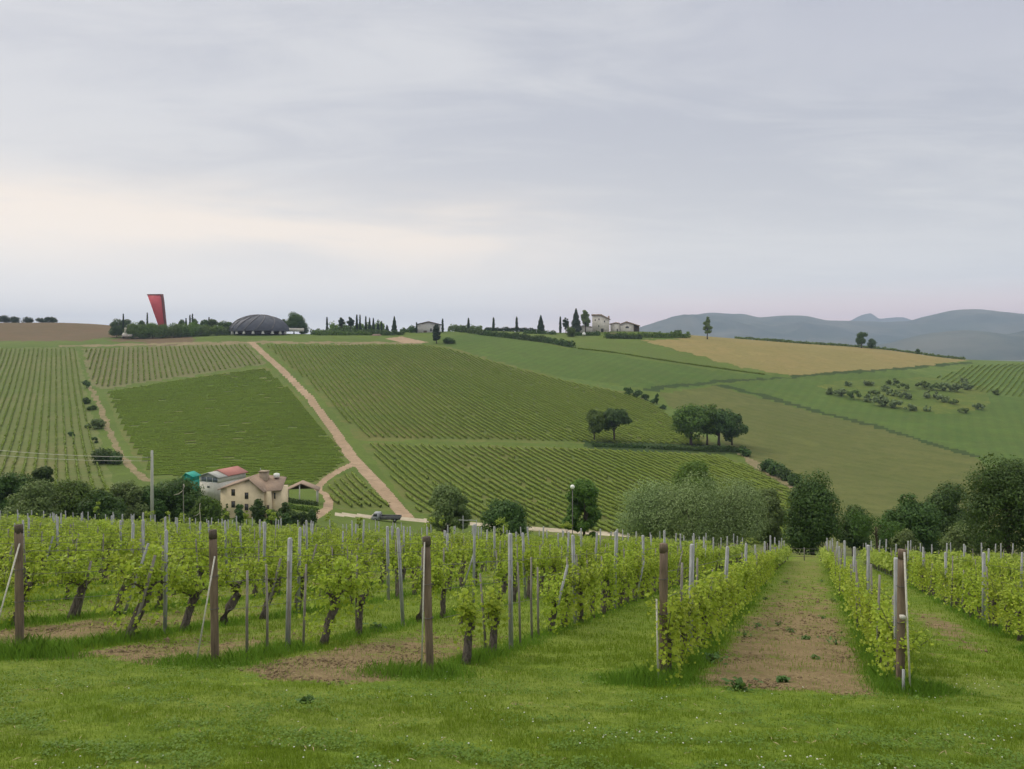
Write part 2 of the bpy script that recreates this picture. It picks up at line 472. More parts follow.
def tz(X, Y):
    X = np.asarray(X, float); Y = np.asarray(Y, float)
    zn = near_z(X, Y)
    Yc = np.maximum(Y, 95.0)
    u = np.clip(X / Yc, UG[0], UG[-1])
    a = (np.log(Yc) - LG[0]) / (LG[1] - LG[0]); b = (u - UG[0]) / (UG[1] - UG[0])
    i = np.clip(a.astype(int), 0, 898); j = np.clip(b.astype(int), 0, 299)
    fa = np.clip(a - i, 0, 1); fb = np.clip(b - j, 0, 1)
    zf = GRID[i, j] * (1 - fa) * (1 - fb) + GRID[i + 1, j] * fa * (1 - fb) + GRID[i, j + 1] * (1 - fa) * fb + GRID[i + 1, j + 1] * fa * fb
    # low swells on the far slopes
    amp = np.clip((Y - 200) / 200, 0, 1) * np.clip((1500 - Y) / 700, 0, 1) * .7
    zf = zf + amp * (np.sin(X / 31 + Y / 47) + np.sin(X / 19 - Y / 63 + 1.3) * .5)
    t = np.clip((Y - 95) / 12, 0, 1)
    return np.where(Y <= 95, zn, zn * (1 - t) + zf * t)


def tz1(x, y): return float(tz(np.array([x]), np.array([y]))[0])


YS = np.exp(np.linspace(math.log(150), math.log(900), 1500))


def pick(px, py, y0=150):
    """the point of the far ground that picture point (px,py) of the photograph shows"""
    u = (px - 512) / F
    ys = YS[YS >= y0]
    rows = HZ - F * tz(u * ys, ys) / ys
    k = np.where(rows <= py)[0]
    i = k[0] if len(k) else int(np.argmin(rows))
    return u * ys[i], ys[i], tz1(u * ys[i], ys[i])


def at(px, Y):
    x = (px - 512) / F * Y
    return x, Y, tz1(x, Y)


def inpoly(px, py, poly):
    px = np.asarray(px, float); py = np.asarray(py, float)
    ins = np.zeros(px.shape, bool); n = len(poly)
    for i in range(n):
        x1, y1 = poly[i]; x2, y2 = poly[(i + 1) % n]
        if y1 == y2: continue
        c = ((y1 > py) != (y2 > py)) & (px < (x2 - x1) * (py - y1) / (y2 - y1) + x1)
        ins ^= c
    return ins


def ribbon(line):
    """polygon around a polyline of (px,py,halfwidth px)"""
    a = [(x - w_, y) for x, y, w_ in line]; b = [(x + w_, y) for x, y, w_ in line]
    return a + b[::-1]


FIELDS = [   # later entries win; polygons are outlines of the fields as the photograph shows them
    ('brown_field', 'brown_field', [(-300, 300), (112, 300), (126, 336), (80, 341), (40, 341), (-300, 343)]),
    ('bare_earth', 'brown_field', [(108, 341), (125, 336.5), (160, 335), (190, 336), (195, 340), (186, 345), (150, 346), (145, 342)]),
    ('crop_field', 'crop_green', [(440, 338), (470, 334), (520, 336), (600, 350), (700, 364), (790, 376), (730, 381), (680, 390), (640, 388), (560, 376), (500, 362), (450, 352)]),
    ('crop_field', 'crop_light', [(480, 330), (600, 333), (640, 341), (700, 356), (790, 374), (740, 374), (640, 359), (560, 347)]),
    ('stubble_field', 'tan_field', [(640, 340), (680, 338.5), (705, 330), (800, 330), (900, 335), (972, 362), (900, 368), (795, 376), (745, 368), (700, 356)]),
    ('crop_field', 'crop_green', [(716, 385), (760, 380), (800, 377), (900, 369), (975, 362), (1080, 380), (1500, 380), (1500, 600), (1024, 500), (975, 456), (870, 425), (790, 405)]),
    ('hay_field', 'hay_field', [(660, 394), (716, 386), (790, 406), (870, 426), (975, 458), (1024, 501), (1100, 640), (860, 640), (805, 520), (795, 492), (770, 478), (742, 455), (700, 440)]),
    ('meadow_field', 'yellow_meadow', [(895, 369), (965, 361), (1024, 355), (1500, 355), (1500, 420), (1024, 399), (985, 394), (935, 378)]),
    ('grove_floor', 'grove_floor', [(815, 386), (850, 380), (930, 377), (985, 388), (990, 405), (965, 414), (925, 413), (880, 406)]),
    ('vineyard_floor', 'vineyard_soil', [(-300, 348), (76, 348), (84, 372), (84, 388), (97, 430), (112, 480), (135, 530), (-300, 530)]),
    ('vineyard_floor', 'vineyard_soil_brown', [(83, 349), (160, 346), (249, 343.5), (266, 364), (180, 377), (103, 389), (90, 384)]),
    ('vineyard_floor', 'vineyard_green_floor', [(103, 391), (180, 379), (267, 366.5), (300, 396), (342, 445), (350, 462), (322, 482), (290, 489), (240, 478), (150, 478), (124, 440)]),
    ('vineyard_floor', 'vineyard_green_floor', [(264, 344.5), (420, 344), (450, 347), (500, 362), (560, 378), (640, 393), (662, 404), (715, 447), (600, 444), (358, 440), (312, 388)]),
    ('vineyard_floor', 'vineyard_green_floor', [(361, 443), (590, 448), (720, 455), (752, 466), (795, 492), (805, 560), (600, 545), (412, 512)]),
    ('vineyard_floor', 'vineyard_green_floor', [(352, 470), (398, 511), (345, 511), (330, 506), (322, 486)]),
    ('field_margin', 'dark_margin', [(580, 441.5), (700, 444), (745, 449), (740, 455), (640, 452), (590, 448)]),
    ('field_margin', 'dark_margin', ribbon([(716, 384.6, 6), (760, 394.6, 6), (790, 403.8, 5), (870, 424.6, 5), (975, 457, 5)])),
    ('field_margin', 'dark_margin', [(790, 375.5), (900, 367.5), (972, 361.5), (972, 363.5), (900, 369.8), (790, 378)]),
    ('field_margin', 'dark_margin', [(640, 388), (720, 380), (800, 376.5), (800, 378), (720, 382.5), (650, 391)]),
    ('field_margin', 'yellow_meadow', [(560, 376), (640, 391), (700, 425), (735, 452), (728, 452), (690, 428), (634, 394), (556, 378.5)]),
    ('farm_track', 'dirt_track', [(735, 452), (755, 461), (800, 489), (800, 493.5), (752, 466)]),
    ('farm_track', 'dirt_track', [(60, 345), (160, 343), (250, 341.3), (420, 342.5), (420, 344.2), (262, 343.6), (60, 347)]),
    ('farm_track', 'dirt_track', ribbon([(90, 386, 2), (96, 398, 2.5), (105, 420, 3), (116, 448, 3.5), (126, 462, 4), (138, 474, 5), (150, 482, 6)])),
    ('dirt_road', 'dirt_road', ribbon([(251, 342, 3.5), (262, 352, 3.6), (282, 370, 4), (310, 398, 4.4), (335, 432, 5), (352, 457, 6.5), (372, 478, 7), (398, 508, 7.5), (408, 519, 8)])),
    ('dirt_road', 'dirt_road', ribbon([(356, 463, 6), (340, 470, 5), (327, 478, 4), (319, 486, 4), (318, 490, 4), (326, 495, 4), (329, 501, 4), (328, 508, 5), (320, 513, 8), (306, 521, 10)])),
    ('dirt_road', 'dirt_road', [(385, 338.5), (402, 336.5), (412, 339), (430, 342.5), (405, 343.5)]),
    ('gravel_road', 'gravel_road', [(335, 512.5), (385, 515.5), (500, 524.5), (630, 533.5), (630, 537.5), (500, 528.5), (385, 519), (335, 516)]),
]

# grid
wl = np.concatenate([-np.exp(np.linspace(math.log(3.0), math.log(.76), 40))[:-1], np.arange(-.76, .7601, .0016), np.exp(np.linspace(math.log(.76), math.log(3.0), 40))[1:]])
Yl = np.concatenate([np.arange(-60, 3, 3.0), np.arange(3, 14, .05), np.exp(np.linspace(math.log(14), math.log(110), 170)), ])
far = [110.0]
while far[-1] < 900:
    y = far[-1]
    far.append(y + (2.2 if y < 195 else max(.8, y * y / F / 42 * 1.15 * (1 if y < 700 else 1.6)) * .85 if y < 500 else 1.9 + (y - 500) * .006))
Yl = np.concatenate([Yl, far[1:], np.exp(np.linspace(math.log(far[-1] + 12), math.log(14500), 60))])
Yl = np.unique(Yl)
WW, YY = np.meshgrid(wl, Yl)
XX = WW * (np.maximum(YY, 0) + 12)
rs = np.random.RandomState(5)
ZZ = tz(XX, YY)


def vnoise(X, Y, s, seed=0):
    """smooth value noise"""
    r_ = np.random.RandomState(seed).rand(256, 256)
    x = X / s; y = Y / s
    xi = np.floor(x).astype(int); yi = np.floor(y).astype(int)
    fx = x - xi; fy = y - yi
    fx = fx * fx * (3 - 2 * fx); fy = fy * fy * (3 - 2 * fy)
    g_ = lambda a, b: r_[a % 256, b % 256]
    return (g_(xi, yi) * (1 - fx) * (1 - fy) + g_(xi + 1, yi) * fx * (1 - fy) + g_(xi, yi + 1) * (1 - fx) * fy + g_(xi + 1, yi + 1) * fx * fy)


nearm = np.clip((90 - YY) / 40, 0, 1) * (YY > 1)
ZZ += nearm * ((vnoise(XX, YY, .9, 1) - .5) * .05 + (vnoise(XX, YY, .22, 2) - .5) * .022)

# vineyard rows near by
DR = np.array([.349, .937])           # direction of the near rows on the ground
SP = 3.33


def row_start(k): return np.array([-7.69 + SP * k, 12.5 - .225 * k])


def row_coord(X, Y):
    """(k, t): fractional row number and metres along the row"""
    X = np.asarray(X, float); Y = np.asarray(Y, float)
    # solve (X,Y) = (-7.69,12.5) + k*(3.33,-.225) + t*DR
    a, b, c, d_ = SP, DR[0], -.225, DR[1]
    det = a * d_ - b * c
    x = X + 7.69; y = Y - 12.5
    return (x * d_ - b * y) / det, (a * y - c * x) / det


def soil_mask(X, Y):
    k, t = row_coord(X, Y)
    kk = np.floor(k); fr = k - kk
    inside = np.clip((t + np.where(kk == 1, 1.35, np.where(kk == 3, 1.15, .6)) + (vnoise(X, Y, .8, 8) - .5) * 1.0) / .7, 0, 1)
    cx = np.exp(-((fr - .5) / .41) ** 6)
    n = vnoise(X, Y, 1.3, 7)
    base = {3: (.86, 13, .43), 1: (.84, 5, .08), 0: (.74, 4, .14), -1: (.9, 5, .25), -2: (.4, 60, .3), -4: (.5, 60, .3), 2: (.08, 60, .08), 4: (.16, 60, .10), 6: (.3, 60, .2)}
    s_ = np.full(X.shape, .15)
    for kv, (v, L, rest) in base.items():
        val = rest + (v - rest) * np.exp(-(np.maximum(t, 0) / L) ** 2)
        s_ = np.where(kk == kv, val, s_)
    s_ = s_ * cx * inside
    # worn patch in the grass alley right of the rightmost end post
    s_ += .62 * np.exp(-(((k - 4.62) / .16) ** 2 + ((t - 10) / 4.5) ** 2))
    # faint bare spots in the mown strip
    s_ += .36 * np.exp(-(((X - .2) / .9) ** 2 + ((Y - 9.6) / .22) ** 2)) + .30 * np.exp(-(((X + 6.2) / .7) ** 2 + ((Y - 9.9) / .2) ** 2)) + .3 * np.exp(-(((X - 3.2) / .6) ** 2 + ((Y - 9.0) / .2) ** 2))
    s_ += .10 * (n - .5)
    return s_


SOIL = soil_mask(XX, YY)
nr, ncol = XX.shape
VV = np.stack([XX, YY, ZZ], -1).reshape(-1, 3)
ii = np.arange(nr - 1)[:, None] * ncol + np.arange(ncol - 1)[None, :]
quads = np.stack([ii, ii + 1, ii + ncol + 1, ii + ncol], -1).reshape(-1, 4)
fc = VV[quads].mean(1)
fY = fc[:, 1]
fpx = 512 + F * fc[:, 0] / np.maximum(fY, 1); fpy = HZ - F * fc[:, 2] / np.maximum(fY, 1)
cls = np.full(len(quads), -1)             # -1 near ground
cls[fY > 99] = -2                         # valley meadow
cls[fY > 1100] = -3                       # the plain
farmask = np.where((fY > 150) & (fY < 880))[0]
jx = (vnoise(fc[farmask, 0], fc[farmask, 1], 6, 11) - .5) * 3.2; jy = (vnoise(fc[farmask, 0], fc[farmask, 1], 6, 12) - .5) * 1.5
for i, (nm, mt, poly) in enumerate(FIELDS):
    jj = .25 if 'road' in nm else 1.5
    hit = inpoly(fpx[farmask] + jx * jj, fpy[farmask] + jy * jj, poly)
    if nm != 'brown_field': hit &= fY[farmask] < 800
    cls[farmask[hit]] = i


def submesh(name, sel, mat, attr=False):
    q = quads[sel]
    used, inv = np.unique(q, return_inverse=True)
    me = mk_mesh(name, VV[used], [inv.reshape(-1, 4)], mat, smooth=True)
    if attr:
        a = me.attributes.new('soil', 'FLOAT', 'POINT')
        a.data.foreach_set('value', SOIL.reshape(-1)[used].astype(np.float32))
    return mk_obj(name, me, kind='structure')


submesh('ground', cls == -1, 'near_ground', True)
submesh('valley_meadow', cls == -2, 'meadow')
submesh('plain', cls == -3, 'plain')
for i, (nm, mt, poly) in enumerate(FIELDS):
    if (cls == i).any(): submesh(nm, cls == i, mt)

# ------------------------------------------------------------------ mountains
def mountain(name, prof, Y0, Y1, seed, amp):
    pxs = np.array([p[0] for p in prof], float); pys = np.array([p[1] for p in prof], float)
    us = np.linspace((pxs[0] - 512) / F, (pxs[-1] - 512) / F, 520)
    vs = np.linspace(0, 1, 90)
    U, Vv = np.meshgrid(us, vs)
    Yr = (Y0 + Y1) / 2                        # crest distance
    crest = (HZ - pchip(pxs, pys, us * F + 512)) / F * Yr
    Yg = Y0 + (Y1 - Y0) * Vv
    crest = crest + ((vnoise(us * Yr, us * 0 + seed, 700, seed) - .5) * 34 + (vnoise(us * Yr, us * 0, 260, seed + 1) - .5) * 16) * np.clip(crest / 150, 0, 1)
    X = U * (Yr * .6 + Yg * .4)
    shape = np.clip(1 - np.abs(Vv - .5) * 2, 0, 1) ** .85
    rid = np.zeros_like(X)
    for o_, s_ in enumerate((1800, 900, 450, 220)):
        rid += (1 - np.abs(vnoise(X + seed * 977, Yg, s_, seed + o_) * 2 - 1)) / 2 ** o_
    rid = rid / 1.875 - .5
    Z = crest[None, :] * shape + rid * amp * np.sin(np.clip(Vv * 2, 0, 1) * math.pi) * np.where(Vv < .5, 1, .3) - 70 * (1 - shape)
    n0, n1 = X.shape
    ii = np.arange(n0 - 1)[:, None] * n1 + np.arange(n1 - 1)[None, :]
    q = np.stack([ii, ii + 1, ii + n1 + 1, ii + n1], -1).reshape(-1, 4)
    me = mk_mesh(name, np.stack([X, Yg, Z], -1).reshape(-1, 3), [q], 'mountain_cover', smooth=True)
    return mk_obj(name, me, kind='structure')


mountain('mountain_range', [(560, 352), (600, 340), (640, 329.5), (665, 321.5), (690, 316.5), (715, 313.5), (740, 313), (760, 316.5), (785, 315.5), (800, 315), (830, 321), (850, 321),
                            (880, 323), (900, 322), (925, 316), (950, 311), (975, 309.5), (1000, 311), (1024, 313), (1100, 318), (1200, 325), (1400, 345)], 6500, 10500, 3, 330)
mountain('mountain_range', [(820, 345), (840, 326), (852, 319), (862, 314.5), (870, 313), (880, 318), (890, 317), (900, 316.5), (912, 319.5), (925, 325), (960, 345)], 11000, 13500, 9, 120)

mountain('mountain_range', [(830, 352), (880, 345), (930, 334), (965, 331), (1000, 335), (1040, 329), (1120, 326), (1240, 332), (1350, 348)], 4800, 6300, 21, 120)

# ------------------------------------------------------------------ haze
m, h = newmat('haze_air')
pv = h.n('ShaderNodeVolumePrincipled')
pv.inputs['Color'].default_value = (.58, .72, 1.0, 1)
pv.inputs['Density'].default_value = 9.5e-5
pv.inputs['Anisotropy'].default_value = .1
ho = h.n('ShaderNodeOutputMaterial')
h.l(pv.outputs[0], ho.inputs['Volume'])
MB().box(-15000, 15000, -3000, 15000, -90, 640).build('haze', 'haze_air', kind='stuff')

# ------------------------------------------------------------------ foliage generators
def leaf_quads(C, N, size, rng, aspect=.6):
    """rhombic leaf cards at C (n,3), facing N (n,3)"""
    n = len(C)
    N = N + rng.normal(0, .55, (n, 3)); N /= np.linalg.norm(N, axis=1)[:, None] + 1e-9
    T = rng.normal(0, 1, (n, 3)); T -= (T * N).sum(1)[:, None] * N; T /= np.linalg.norm(T, axis=1)[:, None] + 1e-9
    B = np.cross(N, T)
    s = (size * rng.uniform(.65, 1.35, n))[:, None] if np.isscalar(size) else (size * rng.uniform(.65, 1.35, n))[:, None]
    a = s * .5; b = s * .5 * aspect
    V = np.stack([C - T * a, C + B * b + T * a * .1 + N * s * .08, C + T * a, C - B * b + T * a * .1 + N * s * .08], 1).reshape(-1, 3)
    return V, np.arange(4 * n).reshape(-1, 4)


LOBE = []
for i in range(11):
    an = 2 * math.pi * i / 11 + math.pi / 11
    rr = [.62, 1.0, .60, .95, .62, .80, .80, .62, .95, .60, 1.0][(i + 3) % 11]
    LOBE.append((math.sin(an) * rr * .5, math.cos(an) * rr * .5))
LOBE = np.array(LOBE)


def leaf_lobed(C, N, size, rng):
    n = len(C); k = len(LOBE)
    N = N + rng.normal(0, .45, (n, 3)); N /= np.linalg.norm(N, axis=1)[:, None] + 1e-9
    T = rng.normal(0, 1, (n, 3)); T[:, 2] -= .8
    T -= (T * N).sum(1)[:, None] * N; T /= np.linalg.norm(T, axis=1)[:, None] + 1e-9
    B = np.cross(N, T)
    s = size * rng.uniform(.55, 1.3, n)
    x = LOBE[:, 0][None, :, None] * s[:, None, None]; y = LOBE[:, 1][None, :, None] * s[:, None, None]
    fold = np.abs(LOBE[:, 0])[None, :, None] * s[:, None, None] * rng.uniform(-.1, .5, n)[:, None, None]
    V = C[:, None, :] + B[:, None, :] * x + T[:, None, :] * y + N[:, None, :] * fold
    ctr = C[:, None, :]
    V = np.concatenate([ctr, V], 1).reshape(-1, 3)
    base = np.arange(n)[:, None, None] * (k + 1)
    tri = np.array([(0, 1 + i, 1 + (i + 1) % k) for i in range(k)])[None]
    return V, (base + tri).reshape(-1, 3)


def crown_points(rng, w_, h_, n_clump, n_leaf, flat=.0, top_taper=.35, clump=.2, squash=1.0):
    """points and outward normals for a crown of width w_, height h_ centred on the origin's top side (z 0..h_)"""
    th = rng.uniform(0, 2 * math.pi, n_clump); cz = rng.uniform(-1, 1, n_clump)
    rad = rng.uniform(.40, 1.0, n_clump) ** .7 * .92
    sxy = np.sqrt(1 - cz ** 2)
    k = 1 - top_taper * (cz * .5 + .5)
    ax = w_ / 2 * rng.uniform(.8, 1.12, n_clump)
    cc = np.stack([np.cos(th) * sxy * rad * ax * k, np.sin(th) * sxy * rad * ax * k, h_ / 2 + cz * rad * h_ / 2], 1)
    cr = clump * min(w_, h_ * 1.3) * rng.uniform(.42, 1.35, n_clump)
    pick_ = rng.choice(n_clump, n_leaf, p=cr ** 2 / (cr ** 2).sum())
    dv = rng.normal(0, 1, (n_leaf, 3)); dv /= np.linalg.norm(dv, axis=1)[:, None]
    rr = rng.uniform(.35, 1.0, n_leaf) ** .5 * rng.uniform(.85, 1.18, n_leaf)
    C = cc[pick_] + dv * (cr[pick_] * rr)[:, None] * np.array([1, 1, .8 * squash])
    N = dv * 1.3 + np.array([0, 0, .55])
    return C, N, cc, cr


def build_tree(name, x, y, z, h_, w_, leafmat, label, cat='tree', group=None, crown_base=.25, leafsize=None, n_leaf=None, seed=0,
               trunk_lean=0.0, top_taper=.35, clump=.2, n_clump=None, trunk_r=None, twin=False, trunkmat='bark', depth=None, aspect=.6):
    rng = np.random.RandomState(seed * 7 + 13); pr = random.Random(seed)
    ch = h_ * (1 - crown_base)
    if leafsize is None: leafsize = max(.14, y * .0030)
    area = w_ * ch * .8
    if n_leaf is None: n_leaf = int(min(24000, max(110, 12.5 * area / (leafsize ** 2 * .55 * aspect))))
    if n_clump is None: n_clump = int(max(9, min(30, n_leaf / 80)))
    root = empty(name, (x, y, z), label=label, cat=cat, group=group)
    C, N, cc, cr = crown_points(rng, w_ * 1.04, ch * .97, n_clump, n_leaf, top_taper=top_taper, clump=clump)
    if depth: C[:, 1] *= depth; cc[:, 1] *= depth
    C[:, 2] += h_ - ch; cc[:, 2] += h_ - ch
    C[:, 0] += trunk_lean; cc[:, 0] += trunk_lean
    V, Fq = leaf_quads(C, N, leafsize, rng, aspect)
    mk_obj('crown', mk_mesh('crown', V, [Fq], leafmat), root)
    tr = trunk_r or max(.05, h_ * .022)
    mb = MB()
    th_ = h_ - ch + ch * .35
    pts = [(trunk_lean * f + pr.uniform(-.06, .06) * w_ * .15, pr.uniform(-.03, .03) * w_, th_ * f - (.25 if f == 0 else 0)) for f in (0, .25, .5, .75, 1)]
    pts[0] = (0, 0, -.3)
    mb.tube(pts, [tr * 1.35, tr, tr * .85, tr * .7, tr * .45], 7, rng=pr, wob=.08)
    nl = min(7, max(3, n_clump // 4))
    for i in range(nl):
        t_ = cc[pr.randrange(len(cc))]
        p0 = Vector(pts[2 + pr.randrange(2)])
        p1 = Vector(t_); pm = p0.lerp(p1, .5) + Vector((0, 0, .06 * h_ * pr.uniform(-.3, 1)))
        mb.tube([p0, pm, p1], [tr * .5, tr * .33, tr * .14], 5)
    mb.build('trunk', trunkmat, root, smooth=True)
    return root


def build_bush(name, x, y, z, h_, w_, leafmat, label, cat='bush', group=None, leafsize=None, n_leaf=None, seed=0, depth=1.0, clump=.26):
    """a bush has no visible trunk; its leaves hang on short stems inside"""
    rng = np.random.RandomState(seed * 11 + 3); pr = random.Random(seed)
    if leafsize is None: leafsize = max(.10, y * .0026)
    if n_leaf is None: n_leaf = int(min(9000, max(60, 9.0 * w_ * h_ / (leafsize ** 2 * .33))))
    root = empty(name, (x, y, z), label=label, cat=cat, group=group)
    C, N, cc, cr = crown_points(rng, w_ * 1.05, h_ * 1.0, max(6, min(40, n_leaf // 40)), n_leaf, top_taper=.15, clump=clump)
    C[:, 1] *= depth
    C[:, 2] = np.maximum(C[:, 2], rng.uniform(0, .12, len(C)) * h_)
    V, Fq = leaf_quads(C, N, leafsize, rng)
    mk_obj('foliage', mk_mesh('foliage', V, [Fq], leafmat), root)
    mb = MB()
    for i in range(4):
        t_ = cc[pr.randrange(len(cc))]
        mb.tube([(0, 0, -.1), (t_[0] * .4, t_[1] * .4, t_[2] * .6), tuple(t_ * np.array([1, depth, 1]))], [h_ * .02 + .01, h_ * .014 + .006, .006], 5)
    mb.build('stem', 'bark', root)
    return root


def build_cypress(x, y, z, h_, w_, label, name='cypress_tree', group=None, seed=0, leafmat='cypress_leaf', conic=.0, cat='cypress tree'):
    rng = np.random.RandomState(seed + 100)
    root = empty(name, (x, y, z), label=label, cat=cat, group=group)
    ls = max(.18, y * .0014)
    n = int(min(4000, max(150, 9 * w_ * h_ / (ls * ls * .33))))
    t = rng.uniform(0, 1, n)
    prof = np.where(t < .15, .55 + t * 3, 1.0) * (1 - t) ** (.35 + conic) * (1 + .12 * np.sin(t * 23 + seed))
    a = rng.uniform(0, 2 * math.pi, n); rr = prof * w_ / 2 * rng.uniform(.55, 1.12, n)
    C = np.stack([np.cos(a) * rr, np.sin(a) * rr, h_ * (.05 + .93 * t)], 1)
    N = np.stack([np.cos(a), np.sin(a), np.full(n, .5)], 1)
    V, Fq = leaf_quads(C, N, ls, rng)
    mk_obj('crown', mk_mesh('crown', V, [Fq], leafmat), root)
    MB().tube([(0, 0, -.3), (0, 0, h_ * .3), (0, 0, h_ * .8)], [.16 + h_ * .01, .1 + h_ * .006, .04], 6).build('trunk', 'bark', root)
    return root


def build_hedge(x0, y0, x1, y1, h_, w_, leafmat, label, name='hedge', cat='hedge', seed=0, leafsize=None, group=None, gap=0.0):
    rng = np.random.RandomState(seed + 50)
    L = math.hypot(x1 - x0, y1 - y0); ym = (y0 + y1) / 2
    ls = leafsize or max(.2, ym * .0022)
    n = int(min(14000, 6.5 * L * h_ / (ls * ls * .33)))
    s = rng.uniform(0, 1, n)
    if gap: s = s[(np.sin(s * L / 3.1 + seed) + np.sin(s * L / 7.7) > -1.2 * (1 - gap))]; n = len(s)
    X = x0 + (x1 - x0) * s; Y = y0 + (y1 - y0) * s
    a = rng.uniform(0, math.pi, n)
    hv = h_ * (.72 + .5 * vnoise(s * L, s * 0, 3.2, seed)) * (.85 + .3 * vnoise(s * L, s * 0 + 4, 1.1, seed + 1))
    k = rng.uniform(.6, 1.08, n)
    off = np.cos(a) * w_ / 2 * k
    px_, py_ = -(y1 - y0) / L, (x1 - x0) / L
    C = np.stack([X + px_ * off - x0, Y + py_ * off - y0, tz(X, Y) - tz1(x0, y0) + np.abs(np.sin(a)) ** .7 * hv * k], 1)
    C[:, 2] += np.where(rng.rand(n) < .35, -rng.uniform(0, .6, n) * hv * .8, 0)
    N = np.stack([px_ * np.cos(a), py_ * np.cos(a), np.sin(a)], 1)
    V, Fq = leaf_quads(C, N, ls, rng)
    return mk_obj(name, mk_mesh(name, V, [Fq], leafmat), loc=(x0, y0, tz1(x0, y0)), label=label, cat=cat, group=group)


# ------------------------------------------------------------------ far vine rows on the hill
def far_rows(poly, dirv, spacing, label, group, wid=.27, hgt=1.0, mat='far_row', step=2.0, seed=0, holes=0.03):
    rng = np.random.RandomState(seed)
    dirv = np.array(dirv, float); dirv /= np.linalg.norm(dirv)
    nv = np.array([dirv[1], -dirv[0]])
    c = np.array([pick(px, py)[:2] for px, py in poly if 0 < py])
    a0, a1 = (c @ nv).min(), (c @ nv).max(); b0, b1 = (c @ dirv).min() - 5, (c @ dirv).max() + 5
    b = np.arange(b0, b1, step); cnt = 0
    for a_ in np.arange(a0 + spacing * .4, a1, spacing):
        X = nv[0] * a_ + dirv[0] * b; Y = nv[1] * a_ + dirv[1] * b
        Z = tz(X, Y); px = 512 + F * X / Y; py = HZ - F * Z / Y
        ok = inpoly(px, py, poly) & (Y > 150) & (Y < 800) & (px > -45) & (px < 1075)
        ok &= rng.rand(len(ok)) > holes * .4
        if ok.sum() < 3: continue
        n = len(b)
        wv = wid * rng.uniform(.65, 1.3, n); hv = hgt * rng.uniform(.7, 1.2, n)
        off = rng.normal(0, .07, n)
        ring = []
        for sx, fz in ((-.8, .22), (-.5, .9), (.5, .95), (.8, .22)):
            o_ = off + sx * wv * rng.uniform(.8, 1.2, n)
            ring.append(np.stack([X + nv[0] * o_, Y + nv[1] * o_, Z + hv * fz], 1))
        Vr = np.stack(ring, 1)                      # n,4,3
        seg = np.where(ok[:-1] & ok[1:])[0]
        if len(seg) < 2: continue
        fs = []
        for j in range(4):
            fs.append(np.stack([seg * 4 + j, seg * 4 + (j + 1) % 4, (seg + 1) * 4 + (j + 1) % 4, (seg + 1) * 4 + j], 1))
        q = np.concatenate(fs)
        used, inv = np.unique(q, return_inverse=True)
        V = Vr.reshape(-1, 3)[used]; org = V[0].copy()
        # loose leaves standing out of the clipped row
        ym = Y[seg].mean(); ls = .30 + ym * .0006
        nl_ = int(len(seg) * step * 3.2)
        sg = seg[rng.randint(0, len(seg), nl_)]; f_ = rng.rand(nl_)
        cxy = np.stack([X[sg] + (X[sg + 1] - X[sg]) * f_, Y[sg] + (Y[sg + 1] - Y[sg]) * f_, Z[sg] + (Z[sg + 1] - Z[sg]) * f_], 1)
        so = rng.normal(0, wid * .8, nl_); hz_ = rng.uniform(.35, 1.25, nl_) * hgt
        cxy += np.stack([nv[0] * so, nv[1] * so, hz_], 1)
        V2, F2 = leaf_quads(cxy, np.stack([nv[0] * so, nv[1] * so, np.full(nl_, .5)], 1), ls, rng, .8)
        mk_obj('vine_row', mk_mesh('vine_row', np.concatenate([V, V2]) - org, [np.concatenate([inv.reshape(-1, 4), F2 + len(V)])], mat), loc=tuple(org), label=label, cat='vine row', group=group)
        cnt += 1
    print('FAR ROWS', group, cnt)
    return cnt


DD = (-.39, 1)
far_rows([(266, 345.5), (420, 345), (448, 349), (500, 364), (560, 380), (632, 395), (655, 405), (706, 446), (600, 443), (520, 440.5), (364, 438), (315, 388)], DD, 2.7,
         'green row of vines in the wide hillside vineyard right of the upper dirt road', 'vine rows of the upper middle hillside vineyard', seed=1)
far_rows([(366, 444), (590, 449.5), (718, 456), (750, 467), (792, 492), (800, 550), (600, 534), (418, 513)], DD, 2.7,
         'green row of vines on the lower slope below the pair of dark trees', 'vine rows of the lower middle hillside vineyard', seed=2, wid=.31)
far_rows([(353, 472), (395, 508), (347, 508), (333, 503), (325, 488)], DD, 2.7, 'short row of vines in the triangle between the two dirt roads', 'vine rows of the small triangular plot', seed=3, wid=.31)
far_rows([(-60, 349), (75, 349), (82, 372), (82, 388), (92, 420), (103, 470), (128, 525), (-60, 525)], (-.57, 1), 3.0,
         'narrow row of vines running straight up the slope on the far left', 'vine rows of the far left hillside vineyard', seed=4, wid=.28, hgt=.95)
far_rows([(85, 350), (160, 347.5), (247, 345), (262, 364), (180, 376), (105, 387.5), (93, 384)], (-.47, 1), 3.2,
         'pale row of vines on the brownish vineyard below the red sculpture', 'vine rows of the upper left brownish vineyard', seed=5, wid=.28, hgt=1.0)
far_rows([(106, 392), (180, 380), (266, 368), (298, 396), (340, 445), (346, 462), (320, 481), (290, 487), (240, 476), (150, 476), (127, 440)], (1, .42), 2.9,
         'green row of vines lying across the slope left of the dirt road', 'vine rows of the cross-slope vineyard behind the farmhouse', seed=6, wid=.40, hgt=.55, mat='far_row_brightened')
far_rows([(935, 378), (970, 366), (1024, 364), (1060, 364), (1060, 405), (1024, 398), (985, 393)], (.75, 1), 3.6,
         'thin row of young vines on the yellow-green slope at the right edge of the hill', 'vine rows of the right hill', seed=7, wid=.22, hgt=.7)

